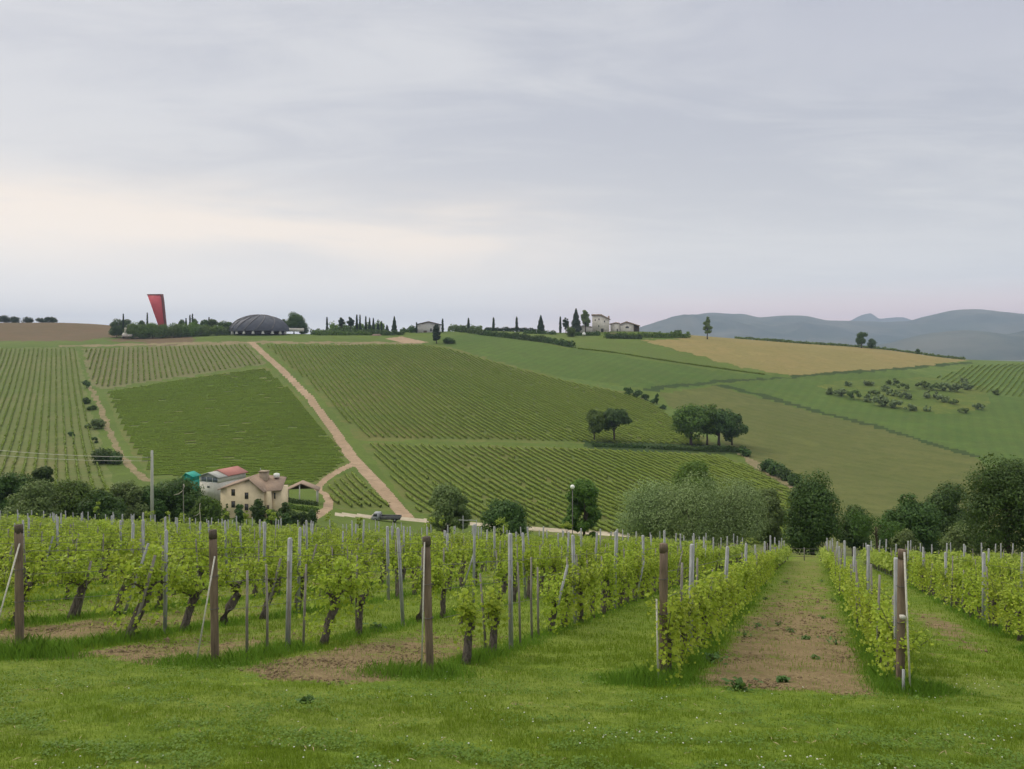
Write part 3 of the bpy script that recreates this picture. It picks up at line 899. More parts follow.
# ------------------------------------------------------------------ near vineyard
rng0 = random.Random(77)
ORD = ['first', 'second', 'third', 'fourth', 'fifth', 'sixth', 'seventh', 'eighth', 'ninth', 'tenth', 'eleventh', 'twelfth']
ROWNAME = {0: 'leftmost', 1: 'second', 2: 'middle', 3: 'fourth', 4: 'rightmost'}
KMIN, KMAX, TEND = -20, 9, 61.0
SLOPE = -.222


def on_row(k, t, off=0.0):
    s_ = row_start(k)
    x = s_[0] + DR[0] * t + DR[1] * off; y = s_[1] + DR[1] * t - DR[0] * off
    return x, y


def visible(x, y, marg=.70):
    return y > 4 and abs(x / y) < marg


# --- vine prototypes (trunk mesh, foliage mesh), local +X along the row
def vine_meshes(seed, lush=1.0, lean=.3, nleaf=300, skirt=False):
    rng = np.random.RandomState(seed); pr = random.Random(seed)
    mb = MB()
    hh = pr.uniform(.62, .8); r0 = pr.uniform(.055, .085)
    pts = [(-.02, 0, -.08), (lean * .15 + pr.uniform(-.05, .03), pr.uniform(-.05, .05), hh * .22), (lean * .45 + pr.uniform(-.05, .06), pr.uniform(-.06, .06), hh * .5), (lean * .8 + pr.uniform(-.07, .07), pr.uniform(-.06, .06), hh * .8), (lean, 0, hh)]
    mb.tube(pts, [r0 * 1.25, r0 * .85, r0 * 1.05, r0 * .85, r0 * 1.1], 9, rng=pr, wob=.22)
    head = Vector((lean, 0, hh))
    # gnarled head and two arms bent along the wire
    mb.tube([head - Vector((.05, 0, .05)), head + Vector((.02, .03, .05)), head + Vector((.10, .02, .10))], [r0 * .9, r0 * 1.15, r0 * .5], 7, rng=pr, wob=.25)
    ends = []
    for sx in (-1, 1):
        e = Vector((lean + sx * pr.uniform(.35, .55), pr.uniform(-.04, .04), hh + .10 + sx * .5 * SLOPE + pr.uniform(-.03, .05)))
        mb.tube([head, head.lerp(e, .5) + Vector((0, 0, .09)), e], [r0 * .45, .018, .010], 6, rng=pr, wob=.15)
        ends.append(e)
    # flaky bark slivers
    for i in range(5):
        a = pr.uniform(0, 6.28); q = pr.uniform(.1, .7)
        c = Vector(pts[0]).lerp(head, q) + Vector((math.cos(a), math.sin(a), 0)) * r0 * .9
        mb.tube([c, c + Vector((pr.uniform(-.02, .06), pr.uniform(-.02, .02), pr.uniform(.06, .16)))], [.010, .003], 4)
    C = []; Nn = []
    ns = int(15 * lush)
    for i in range(ns):
        s_ = rng.uniform(-.62, .62)
        base = np.array([lean + s_, rng.normal(0, .03), hh + .10 + s_ * SLOPE])
        L = rng.uniform(.22, .82) * (1.0 if lush > .7 else .7)
        dirn = np.array([rng.normal(0, .30), rng.normal(0, .30), 1.0]); dirn /= np.linalg.norm(dirn)
        tip = base + dirn * L
        mb.tube([tuple(base), tuple(base + dirn * L * .5 + rng.normal(0, .015, 3)), tuple(tip)], [.006, .005, .003], 4, cap=False)
        m_ = int(nleaf / ns)
        tt = rng.uniform(0, 1.05, m_) ** .8
        sd = rng.normal(0, 1, (m_, 3)); sd[:, 2] *= .5; sd /= np.linalg.norm(sd, axis=1)[:, None]
        C.append(base + dirn * (L * tt)[:, None] + sd * rng.uniform(.04, .15, m_)[:, None]); Nn.append(sd * .7 + np.array([0, 0, .8]))
    # hanging and low leaves round the head
    m_ = int(nleaf * .22)
    sd = rng.normal(0, 1, (m_, 3)) * np.array([.30, .11, .11])
    C.append(np.array([lean, 0, hh + .02]) + sd + np.array([0, 0, -.02])); Nn.append(sd * 2 + np.array([0, 0, .4]))
    if skirt:          # suckers hide the trunk
        m_ = int(nleaf * .34)
        sd = rng.normal(0, 1, (m_, 3)) * np.array([.34, .15, 0])
        C.append(np.array([lean * .5, 0, 0]) + sd + np.stack([np.zeros(m_), np.zeros(m_), rng.uniform(.16, hh + .1, m_)], 1)); Nn.append(sd * 3 + np.array([0, 0, .5]))
    C = np.concatenate(C); Nn = np.concatenate(Nn)
    keep = vnoise(C[:, 0] * 1.0 + seed * 7, C[:, 2], .16, seed) > .26
    C = C[keep]; Nn = Nn[keep]
    V, T = leaf_lobed(C, Nn, rng.uniform(.048, .104, len(C)), rng)
    return mb.mesh('trunk', 'vine_bark', smooth=True), mk_mesh('foliage', V, [T], 'vine_leaf')


PROTO = [vine_meshes(s, l, ln, int(nl * 1.3), s > 8 or s in (2, 5, 7)) for s, l, ln, nl in [(1, 1, .30, 430), (2, 1.1, .36, 480), (3, .9, .22, 390), (4, 1, .14, 430), (5, 1.2, .28, 520), (6, .7, .33, 270), (7, 1.05, .2, 460), (8, .85, .38, 370), (9, 1.1, .15, 480), (10, 1.0, .2, 460), (11, 1.2, .1, 520)]]
ROT = math.atan2(DR[1], DR[0])
vines = []
for k in range(KMIN, KMAX + 1):
    t = .75 + rng0.uniform(0, .3)
    if k == 0: t = .95
    if k == 1: t = 2.6
    if k == 2: t = .85
    if k == 3: t = .15
    if k == 4: t = .25
    n = 0
    while t < TEND:
        x, y = on_row(k, t, rng0.uniform(-.05, .05))
        miss = rng0.random() < .07 or (k == 2 and 2.7 < t < 4.6) or (k == 1 and 4.3 < t < 6.2) or (k == 1 and 9 < t < 10.5)
        if visible(x, y) and not miss:
            vines.append((math.hypot(x, y), k, n, t, x, y)); n += 1
        t += rng0.uniform(1.0, 1.2) if k >= 2 else rng0.uniform(1.1, 1.35)
vines.sort()
gv = 'grapevines of the near vineyard'
first_v = {}
NV = 300
for i, (d_, k, n, t, x, y) in enumerate(vines[:NV]):
    p = rng0.randrange(8)
    if k >= 3: p = rng0.choice([8, 9, 10, 8, 9, 10, 6])
    elif k == 2 and t > 5: p = rng0.choice([8, 9, 10, 1, 4])
    if k in (0,) and n < 4: p = [1, 0, 7, 1][n]
    if k == 1 and n == 0: p = 1
    if 0 <= k <= 4:
        if n < 12: lab = f'{ORD[n]} gnarled grapevine along the row behind the {ROWNAME[k]} wooden end post'
        else: lab = f'leafy grapevine farther than the twelfth in the row of the {ROWNAME[k]} wooden end post'
    elif k < 0: lab = 'leafy grapevine in the rows to the left of the leftmost wooden end post'
    else: lab = 'leafy grapevine in the rows to the right of the rightmost wooden end post'
    z = tz1(x, y)
    g_ = empty('grapevine', (x, y, z), ROT + rng0.uniform(-.12, .12), label=lab, cat='grapevine', group=gv)
    sc_ = rng0.uniform(.92, 1.10) * (1.02 if k >= 3 else 1.06 if t > 6 else .98)
    g_.scale = (sc_ * rng0.uniform(.95, 1.08), sc_ * (.92 if k >= 2 else 1.0), sc_ * (.76 if k == 4 else .84 if k >= 2 else .94))
    tm, fm = PROTO[p]
    a = bpy.data.objects.new('trunk', tm); COL.objects.link(a); a.parent = g_
    b = bpy.data.objects.new('foliage', fm); COL.objects.link(b); b.parent = g_
# the far vines as one mass
rngv = np.random.RandomState(9)
Cs, Ns, Ss = [], [], []
mbt = MB()
for (d_, k, n, t, x, y) in vines[NV:]:
    m_ = int(np.clip(210 - d_ * 1.4, 130, 190))
    s_ = rngv.uniform(-.65, .65, m_); hh = rngv.uniform(0, 1, m_) ** .9
    hi = 1.12 * rngv.uniform(.85, 1.15)
    off = rngv.normal(0, .17 if k < 3 else .21, m_)
    X = x + DR[0] * s_ + DR[1] * off; Y = y + DR[1] * s_ - DR[0] * off
    Z = tz(X, Y) + (.45 if k >= 2 else .55) + hh * (.68 if k >= 2 else .84) * hi + (rngv.rand(m_) < .06) * rngv.uniform(0, .4, m_)
    Cs.append(np.stack([X, Y, Z], 1)); Ns.append(np.stack([DR[1] * off * 3, -DR[0] * off * 3, np.full(m_, .8)], 1)); Ss.append(np.full(m_, .13 + d_ * .0014))
    z = tz1(x, y)
    mbt.tube([(x, y, z - .05), (x + .09, y + .2, z + .7)], [.045, .035], 4)
V, Fq = leaf_quads(np.concatenate(Cs), np.concatenate(Ns), np.concatenate(Ss), rngv, .85)
mk_obj('grapevine_foliage', mk_mesh('grapevine_foliage', V, [Fq], 'vine_leaf_far'), kind='stuff', label='mass of far vine leaves on the crest of the near vineyard', cat='vine foliage')
mbt.build('grapevine_trunks', 'vine_bark', kind='stuff', label='far vine trunks below the leaves on the crest', cat='vine trunks')

# --- pale trellis posts
post_me = []
for s in range(4):
    pr = random.Random(s)
    mb = MB(); w_ = .034
    mb.prism([(-w_, 0 - .25), (w_, -.25), (w_ * .9, 2.05), (w_ * .3, 2.09), (-w_ * .9, 2.07)], -w_ * .9, w_ * .9)
    mb.tube([(-w_ - .004, -.02, .9 + s * .03), (w_ + .004, -.02, .9 + s * .03)], [.006, .006], 4)
    mb.tube([(-w_ - .004, -w_, 1.45), (w_ + .004, -w_, 1.45)], [.006, .006], 4)
    post_me.append(mb.mesh('trellis_post', 'pale_post'))
posts = []
OFF = {0: 3.0, 1: 1.5, 2: 2.9, 3: 2.3, 4: .55}
for k in range(KMIN, KMAX + 1):
    t = OFF.get(k, rng0.uniform(1, 5)); n = 0
    while t < TEND:
        x, y = on_row(k, t)
        if visible(x, y): posts.append((math.hypot(x, y), k, n, x, y)); n += 1
        t += (4.2 if k <= 2 else 6.0) + rng0.uniform(-.3, .3)
posts.sort()
for (d_, k, n, x, y) in posts[:290]:
    o = mk_obj('trellis_post', post_me[rng0.randrange(4)], loc=(x, y, tz1(x, y)), rot=(rng0.gauss(0, .025), rng0.gauss(0, .03), rng0.uniform(0, 1.5)))
    o.scale = (1, 1, rng0.uniform(.90, 1.10) * (.94 if k >= 3 else 1))
    if 0 <= k <= 4 and n < 12: lab = f'{ORD[n]} pale grey trellis post along the row behind the {ROWNAME[k]} wooden end post'
    elif 0 <= k <= 4: lab = f'distant pale trellis post past the twelfth in the row of the {ROWNAME[k]} wooden end post'
    elif k < 0: lab = 'pale grey trellis post in the rows left of the leftmost wooden end post'
    else: lab = 'pale grey trellis post in the rows right of the rightmost wooden end post'
    add_prop(o, lab, 'post', 'pale posts of the near vineyard')
mb = MB()
for (d_, k, n, x, y) in posts[290:]:
    z = tz1(x, y); mb.box(x - .04, x + .04, y - .04, y + .04, z - .2, z + rng0.uniform(1.9, 2.1))
if mb.n: mb.build('trellis_posts', 'pale_post', kind='stuff', label='farthest pale posts on the vineyard crest', cat='posts')

# --- leaning wooden stakes
stake_me = []
for s in range(5):
    pr = random.Random(s + 40); mb = MB()
    mb.tube([(0, 0, -.2), (pr.uniform(-.02, .02), pr.uniform(-.02, .02), .8), (pr.uniform(-.03, .03), 0, 1.62)], [.024, .022, .019], 7, rng=pr, wob=.12)
    stake_me.append(mb.mesh('vine_stake', 'grey_stake', smooth=False))
thick_me = []
for s in range(3):
    pr = random.Random(s + 60); mb = MB()
    mb.tube([(0, 0, -.2), (0, .01, .7), (0, 0, 1.5)], [.034, .032, .027], 8, rng=pr, wob=.12)
    thick_me.append(mb.mesh('vine_stake', 'grey_stake' if s else 'pale_post', smooth=False))
stakes = []
for (d_, k, n, t, x, y) in vines:
    r_ = rng0.random()
    if r_ < (.82 if k < 3 else .4):
        stakes.append((d_, k, x + rng0.uniform(-.1, .12), y + rng0.uniform(.03, .25), 'lean' if r_ < .22 and k < 3 else 'up'))
# three stray thin stakes in the open gap behind the second post, and two in the gap of the middle row
for k, t in ((1, .45), (1, .95), (1, 1.5), (1, 1.95), (2, 2.9), (2, 3.4), (2, 4.1), (2, 4.5)):
    x, y = on_row(k, t); stakes.append((math.hypot(x, y), k, x, y, 'bare'))
stakes.sort()
cnt = {}
for (d_, k, x, y, ty) in stakes[:295]:
    me = thick_me[rng0.randrange(3)] if ty == 'lean' else stake_me[rng0.randrange(5)]
    o = mk_obj('vine_stake', me, loc=(x, y, tz1(x, y)))
    o.rotation_euler = ((-rng0.uniform(.05, .2), rng0.uniform(.12, .34), 0) if ty == 'lean' else (rng0.gauss(0, .04), rng0.gauss(0, .05), rng0.uniform(0, 3)))
    o.scale = (1, 1, rng0.uniform(.8, 1.1))
    c = cnt.get(k, 0); cnt[k] = c + 1
    look = {'lean': 'thick leaning', 'up': 'thin grey', 'bare': 'bare upright'}[ty]
    if 0 <= k <= 4 and c < 12: lab = f'{look} stake, {ORD[c]} along the row of the {ROWNAME[k]} wooden end post'
    elif 0 <= k <= 4: lab = f'wooden vine stake beyond the twelfth in the row of the {ROWNAME[k]} wooden end post'
    elif k < 0: lab = 'wooden vine stake in the rows left of the leftmost wooden end post'
    else: lab = 'wooden vine stake in the rows right of the rightmost wooden end post'
    add_prop(o, lab, 'stake', 'wooden stakes of the near vineyard')
mb = MB()
for (d_, k, x, y, ty) in stakes[295:]:
    z = tz1(x, y); mb.tube([(x, y, z - .1), (x + rng0.gauss(0, .06), y, z + rng0.uniform(1.3, 1.75))], [.03, .025], 4)
mb.build('vine_stakes', 'grey_stake', kind='stuff', label='farthest wooden stakes on the vineyard crest', cat='stakes')

# --- wooden end posts
POSTS = [(20, 12.5, 2.02, 'tall brown wooden end post of the row at the left edge'), (215.5, 12.3, 2.03, 'brown wooden end post with a pale brace wire slanting down to its left'),
         (430.5, 11.85, 2.02, 'dark-topped wooden end post standing at the bare soil patch, in the middle of the five'), (663, 11.85, 2.02, 'leaning brown wooden end post left of the brown tilled alley'),
         (899.5, 11.6, 2.03, 'cracked wooden end post right of the brown tilled alley')]
for i, (px, Y, H_, lab) in enumerate(POSTS):
    pr = random.Random(i + 5)
    x, y, z = at(px, Y)
    root = empty('wooden_end_post', (x, y, z), label=lab, cat='end post', group='wooden end posts of the near rows')
    ln = (-.01, -.02, -.03, .005, .02)[i]
    mb = MB(); kk = 9
    mb.tube([(ln * H_ * (q / (kk - 1)), 0, -.3 + (H_ + .2) * q / (kk - 1)) for q in range(kk)], [.060 * pr.uniform(.94, 1.05) for _ in range(kk)], 14, rng=pr, wob=.05)
    mb.build('post_shaft', 'old_wood', root, smooth=True)
    mb = MB()
    mb.tube([(ln * H_ * .93, 0, H_ - .12), (ln * H_ * .97, 0, H_ - .04), (ln * H_, 0, H_ + .01)], [.0615, .062, .058], 14, rng=pr, wob=.05)
    mb.build('weathered_top', 'wood_top' if i < 3 else 'old_wood', root, smooth=False)
    for hz in ((1.32, .82) if i < 3 else (.98, 1.5)):
        mb = MB(); mb.tube([(ln * hz + .066 * math.cos(a), .066 * math.sin(a), hz + .004 * a) for a in np.linspace(0, 6.3, 14)], [.006] * 14, 5)
        mb.build('wire_wrap', 'wire', root)


def cordline(a, b, r, lab, mat='cord', name='brace_wire', sag=0.0):
    a = Vector(a); b = Vector(b)
    org = b.copy()
    MBx = MB().tube([a - org, a.lerp(b, .5) - org - Vector((0, 0, sag)), b - org], [r, r, r], 6)
    o = MBx.build(name, mat)
    o.location = org
    return add_prop(o, lab, 'wire')


x, y, z = at(213, 12.27)
xg, yg, zg = at(196, 12.0)
cordline((x + .05, y - .06, z + 1.65), (xg, yg, zg), .012, 'pale cord slanting from the second wooden end post down to the grass on its left')
x, y, z = at(20, 12.5); xg, yg, zg = at(-12, 11.9)
cordline((x + .03, y - .06, z + 1.75), (xg, yg, zg + .05), .012, 'pale cord slanting down from the leftmost end post to the edge of the picture')
x, y, z = at(430, 11.78); xg, yg, zg = at(421.5, 11.7)
cordline((x - .08, y, z + 1.95), (xg, yg, zg), .012, 'pale cord hanging almost upright on the left of the middle wooden end post')
x, y, z = at(661, 11.7)
cordline((x - .055, y + .06, z + 1.2), (x - .06, y - .12, z - .05), .014, 'pale cord running down the front of the wooden post left of the tilled alley')
x, y, z = at(903, 11.45)
cordline((x + .02, y, z + 2.0), (x + .0, y - .22, z - .02), .013, 'pale rod with a knot on the front of the cracked wooden post')
x, y, z = at(902.5, 11.36)
o = MB().box(-.03, .03, -.03, .03, 0, .05).build('wire_tensioner', 'cord'); o.location = (x, y, z + 1.05); add_prop(o, 'small pale knot clamped on the rod of the cracked end post', 'clamp')
x, y, z = at(903.5, 11.28)
o = MB().tube([(0, 0, -.05), (0, 0, .34)], [.02, .02], 7).build('ground_anchor', 'pale_post'); o.location = (x, y, z); add_prop(o, 'short pale anchor tube in the grass below the cracked end post', 'anchor')

# --- trellis wires, one object per row
for k in range(KMIN, KMAX + 1):
    pts = [(on_row(k, t), t) for t in np.arange(0, TEND, 2.5)]
    pts = [p for p, t in pts if visible(*p, marg=.75)]
    if len(pts) < 3 or k < -12: continue
    root_p = pts[0]; z0 = tz1(*root_p); mb = MB()
    for hz in (.82, 1.25, 1.62):
        mb.tube([(p[0] - root_p[0], p[1] - root_p[1], tz1(*p) - z0 + hz + math.sin(i * 1.7) * .01) for i, p in enumerate(pts)], [.0042] * len(pts), 3, cap=False)
    if 0 <= k <= 4: lab = f'thin trellis wires strung behind the {ROWNAME[k]} wooden end post'
    elif k < 0: lab = 'thin trellis wires of the rows left of the leftmost wooden end post'
    else: lab = 'thin trellis wires of the rows right of the rightmost wooden end post'
    o = mb.build('trellis_wire', 'wire'); o.location = (root_p[0], root_p[1], z0)
    add_prop(o, lab, 'wire', 'trellis wires of the near vineyard')

# --- low wire fence closing the alleys at their far end
xa, ya = on_row(2.6, 63.5); xb, yb = on_row(5.2, 63.5)
fr_ = empty('wire_fence', (xa, ya, tz1(xa, ya)), label='low wire fence crossing the far end of the tilled alley', cat='fence')
for i in range(7):
    q = i / 6; fx, fy = xa + (xb - xa) * q, ya + (yb - ya) * q
    MB().tube([(fx - xa, fy - ya, tz1(fx, fy) - fr_.location.z - .2), (fx - xa, fy - ya, tz1(fx, fy) - fr_.location.z + 1.15)], [.05, .04], 6).build('fence_post', 'grey_stake', fr_)
mb = MB()
for hz in (.35, .7, 1.05):
    mb.tube([(0, 0, hz), (xb - xa, yb - ya, tz1(xb, yb) - fr_.location.z + hz)], [.018, .018], 4)
mb.build('fence_wire', 'wire', fr_)

# ------------------------------------------------------------------ grass
def blades(n_try, y0, y1, hgt, wid, accept, name, mat, label, seed, bend=.35):
    rng = np.random.RandomState(seed)
    # even density in the picture's own distances: more blades near by
    Y = 1 / rng.uniform(1 / y1, 1 / y0, n_try)
    X = rng.uniform(-.72, .72, n_try) * Y + rng.uniform(-1, 1, n_try) * .3
    ok, hs = accept(X, Y, rng)
    X, Y, hs = X[ok], Y[ok], hs[ok]
    n = len(X)
    Z = tz(X, Y)
    # follow the small bumps
    nm = np.clip((90 - Y) / 40, 0, 1)
    Z = Z + nm * ((vnoise(X, Y, .9, 1) - .5) * .05 + (vnoise(X, Y, .22, 2) - .5) * .022) - .008
    Hh = hgt * hs * rng.uniform(.5, 1.3, n); Wd = wid * rng.uniform(.7, 1.3, n) * np.clip(Y / 9, .8, 4)
    a = rng.uniform(0, 2 * math.pi, n); b = rng.uniform(0, 2 * math.pi, n); bd = rng.uniform(.1, 1, n) * bend
    dx_, dy_ = np.cos(a) * Wd / 2, np.sin(a) * Wd / 2
    V = np.stack([np.stack([X - dx_, Y - dy_, Z], 1), np.stack([X + dx_, Y + dy_, Z], 1),
                  np.stack([X + np.cos(b) * Hh * bd * .45 + dx_ * .7, Y + np.sin(b) * Hh * bd * .45 + dy_ * .7, Z + Hh * .6], 1),
                  np.stack([X + np.cos(b) * Hh * bd * 1.3, Y + np.sin(b) * Hh * bd * 1.3, Z + Hh], 1),
                  np.stack([X + np.cos(b) * Hh * bd * .45 - dx_ * .7, Y + np.sin(b) * Hh * bd * .45 - dy_ * .7, Z + Hh * .6], 1)], 1).reshape(-1, 3)
    Fq = np.arange(n * 5).reshape(-1, 5)
    return mk_obj(name, mk_mesh(name, V, [Fq], mat), kind='stuff', label=label, cat='grass')


def acc_lawn(X, Y, rng):
    s_ = soil_mask(X, Y)
    n = vnoise(X, Y, .5, 21) * .6 + vnoise(X, Y, .16, 22) * .4
    return rng.rand(len(X)) < np.clip(1.2 - 1.6 * s_, .12, 1) * (.3 + .9 * n), .35 + 1.3 * n ** 1.5


def acc_tall(X, Y, rng):
    k, t = row_coord(X, Y)
    fr = np.abs(k - np.round(k)) * SP
    n = vnoise(X, Y, .7, 31)
    band = np.exp(-(fr / .34) ** 2) * (t > -.35) * (t < TEND)
    m_ = band * (n > .22)
    for q, (px, Yp, *_r) in enumerate(POSTS):
        x, y, z = at(px, Yp)
        m_ = np.maximum(m_, 1.3 * np.exp(-(((X - x - (.1, -.1, -.25, -.15, .2)[q]) / (.8, .8, .7, .7, .5)[q]) ** 2 + ((Y - y + .15) / .42) ** 2)))
    kr = np.round(k)
    m_ = m_ * np.where((kr >= 3) | (kr <= 0), 1.0, .7)
    h_ = .35 + .75 * n * (.6 + .4 * (t < 3))
    return rng.rand(len(X)) < m_, np.clip(h_ * np.sqrt(np.clip(m_, .1, 1)), .2, 1.2)


blades(330000, 4.6, 17, .05, .0055, acc_lawn, 'lawn_grass', 'grass_blade', 'short mown grass strip in front of the vine rows', 1)
blades(150000, 13, 70, .085, .006, acc_lawn, 'alley_grass', 'grass_blade', 'short grass in the alleys between the vine rows', 2)
blades(480000, 9.5, 60, .28, .006, acc_tall, 'tall_grass', 'tall_grass_blade', 'tall grass left growing under the vines and around the end posts', 3, bend=.55)

# clover leaves in darker patches
rng = np.random.RandomState(14)
n = 150000
Y = 1 / rng.uniform(1 / 12.5, 1 / 4.6, n); X = rng.uniform(-.72, .72, n) * Y
pn = vnoise(X, Y * 1.6, .55, 61) * .6 + vnoise(X, Y * 1.6, .2, 62) * .4
ok = (rng.rand(n) < np.clip((pn - .50) * 5, 0, .9)) & (soil_mask(X, Y) < .4)
X, Y = X[ok], Y[ok]
C = np.stack([X, Y, tz(X, Y) + rng.uniform(.015, .06, len(X))], 1)
V, Fq = leaf_quads(C, np.tile([0, 0, 1.4], (len(X), 1)), .024, rng, .95)
mat_leaf('clover_leaf', (0.076, 0.149, 0.014), (0.142, 0.228, 0.025), (0.104, 0.184, 0.019), .25, .55, 0)
mk_obj('clover_leaves', mk_mesh('clover_leaves', V, [Fq], 'clover_leaf'), kind='stuff', label='darker clover patches in the mown grass', cat='clover')

# clover and daisies
rng = np.random.RandomState(4)
n = 5200
Y = 1 / rng.uniform(1 / 13., 1 / 4.7, n); X = rng.uniform(-.7, .7, n) * Y
kk, tt = row_coord(X, Y)
dens = (vnoise(X, Y, 1.1, 41) ** 3.2) * (.25 + .75 * np.clip((X + 2) / 6, 0, 1)) + .5 * np.exp(-(((X - 6.4) / 1.5) ** 2 + ((Y - 11.4) / 1.3) ** 2))
ok = (rng.rand(n) < dens * .8) & (soil_mask(X, Y) < .3)
X, Y = X[ok], Y[ok]; Z = tz(X, Y) + rng.uniform(.035, .075, len(X))
k6 = 6; an = np.arange(k6) * 2 * math.pi / k6
rr = rng.uniform(.005, .011, len(X))
V = np.stack([X[:, None] + np.cos(an) * rr[:, None], Y[:, None] + np.sin(an) * rr[:, None] * .8, Z[:, None] + (.35 * np.sin(an) + .0) * rr[:, None]], -1)
top = np.stack([X, Y, Z + rr * .6], -1)[:, None, :]; bot = np.stack([X, Y, Z - rr * .5], -1)[:, None, :]
V = np.concatenate([V, top, bot], 1).reshape(-1, 3)
bs = np.arange(len(X))[:, None, None] * 8
tri = np.array([(i, (i + 1) % 6, 6) for i in range(6)] + [((i + 1) % 6, i, 7) for i in range(6)])[None]
mk_obj('clover_flowers', mk_mesh('clover_flowers', V, [(bs + tri).reshape(-1, 3)], 'white_flower'), kind='stuff', label='tiny white clover heads scattered over the mown grass', cat='flowers')

# soil crumbs and stones on the tilled alleys
n = 42000
Y = 1 / rng.uniform(1 / 45., 1 / 10.5, n); X = rng.uniform(-.7, .7, n) * Y
ok = rng.rand(n) < np.clip(soil_mask(X, Y) - .3, 0, 1) * 1.4
X, Y = X[ok], Y[ok]; Z = tz(X, Y); r_ = rng.uniform(.008, .03, len(X)) * np.clip(Y / 14, 1, 2.5)
octv = np.array([(1, 0, 0), (0, 1, 0), (-1, 0, 0), (0, -1, 0), (0, 0, .8), (0, 0, -.6)], float)
V = (np.stack([X, Y, Z], 1)[:, None, :] + octv[None] * (r_ * np.where(rng.rand(len(r_)) < .06, 1.9, 1.0))[:, None, None] * rng.uniform(.6, 1.3, (len(X), 6, 1))).reshape(-1, 3)
bs = np.arange(len(X))[:, None, None] * 6
tri = np.array([(0, 1, 4), (1, 2, 4), (2, 3, 4), (3, 0, 4), (1, 0, 5), (2, 1, 5), (3, 2, 5), (0, 3, 5)])[None]
mat_plain('clod', (.23, .17, .10), (.14, .10, .058), 3, .95, .3)
mk_obj('soil_clods', mk_mesh('soil_clods', V, [(bs + tri).reshape(-1, 3)], 'clod'), kind='stuff', label='brown clods and pebbles on the tilled alleys', cat='soil clods')

# dry straw and prunings lying on the soil and in the mown grass
n = 9000
Y = 1 / rng.uniform(1 / 30., 1 / 5, n); X = rng.uniform(-.7, .7, n) * Y
ok = rng.rand(n) < .10 + np.clip(soil_mask(X, Y) - .25, 0, 1) * 1.2
X, Y = X[ok], Y[ok]
C = np.stack([X, Y, tz(X, Y) + .02], 1)
V, Fq = leaf_quads(C, np.tile([0, 0, 2.2], (len(X), 1)), .07, rng, .10)
mat_plain('straw', (.42, .34, .20), (.24, .18, .10), 3, .9)
mk_obj('dry_litter', mk_mesh('dry_litter', V, [Fq], 'straw'), kind='stuff', label='dry straw and twigs scattered on the soil', cat='litter')

# weeds in the tilled alley (each one a plant)
mat_leaf('weed_leaf', (.05, .12, .03), (.10, .18, .05), (.07, .14, .03), .25, .6, .15)
WEEDS = [(716, 588, .30, 'dark'), (712, 664, .30, 'broad'), (739, 690, .24, 'broad'), (745, 637, .22, 'thin'), (728, 575, .3, 'dark'), (778, 626, .2, 'thin'), (790, 632, .16, 'thin'), (822, 619, .16, 'thin'),
         (836, 645, .34, 'bare'), (860, 610, .22, 'thin'), (786, 584, .28, 'dark'), (822, 582, .2, 'thin'), (757, 628, .18, 'thin'), (783, 682, .12, 'broad'), (833, 602, .2, 'thin'), (815, 660, .12, 'thin'),
         (306, 703, .10, 'broad'), (375, 632, .3, 'broad'), (765, 600, .16, 'thin'), (700, 610, .2, 'thin'), (805, 640, .14, 'dark')]
wl_ = {'dark': 'dark leafy weed', 'broad': 'broad-leaved green weed', 'thin': 'small sparse weed', 'bare': 'tall stalky weed'}


def near_pick(px, py):
    u = (px - 512) / F; ys = np.linspace(4, 90, 2500)
    rows = HZ - F * tz(u * ys, ys) / ys
    i = int(np.where(rows <= py)[0][0]); return u * ys[i], ys[i], tz1(u * ys[i], ys[i])


for i, (px, py, hh, ty) in enumerate(WEEDS):
    x, y, z = near_pick(px, py); rw = np.random.RandomState(i)
    side = 'left' if px < 740 else 'right' if px > 800 else 'middle'
    where = f'the {side} of the tilled alley left of the cracked end post' if px > 600 else 'the mown grass below the bare soil patch' if py > 700 else 'the soil patch behind the second end post'
    hh *= .72
    root = empty('weed_plant', (x, y, z), label=f'{wl_[ty]} on {where}', cat='weed', group='weeds on the tilled ground')
    n = {'dark': 45, 'broad': 60, 'thin': 22, 'bare': 30}[ty]
    C = rw.normal(0, 1, (n, 3)) * np.array([hh * .45, hh * .35, 0]); C[:, 2] = rw.uniform(.02, 1, n) * hh * .8
    V, T = leaf_quads(C, np.tile([0, 0, 1.0], (n, 1)), .075 if ty != 'broad' else .10, rw, .55)
    mk_obj('leaves', mk_mesh('leaves', V, [T], 'weed_leaf'), root)
    mb = MB()
    for j in range(5): mb.tube([(0, 0, -.02), (rw.normal(0, hh * .3), rw.normal(0, hh * .25), hh * rw.uniform(.5, 1.0))], [.006, .003], 4)
    mb.build('stem', 'vine_bark', root)

# ------------------------------------------------------------------ valley trees
def vt(name, px, Y, top, wpx, mat, label, cat='tree', kind='tree', **kw):
    x, y, z = at(px, Y)
    h_ = (HZ - top) / F * Y - z
    w_ = wpx / F * Y
    fn = build_tree if kind == 'tree' else build_bush
    return fn(name, x, y, z, h_, w_, mat, label, cat, seed=int(px * 3 + Y), **kw)


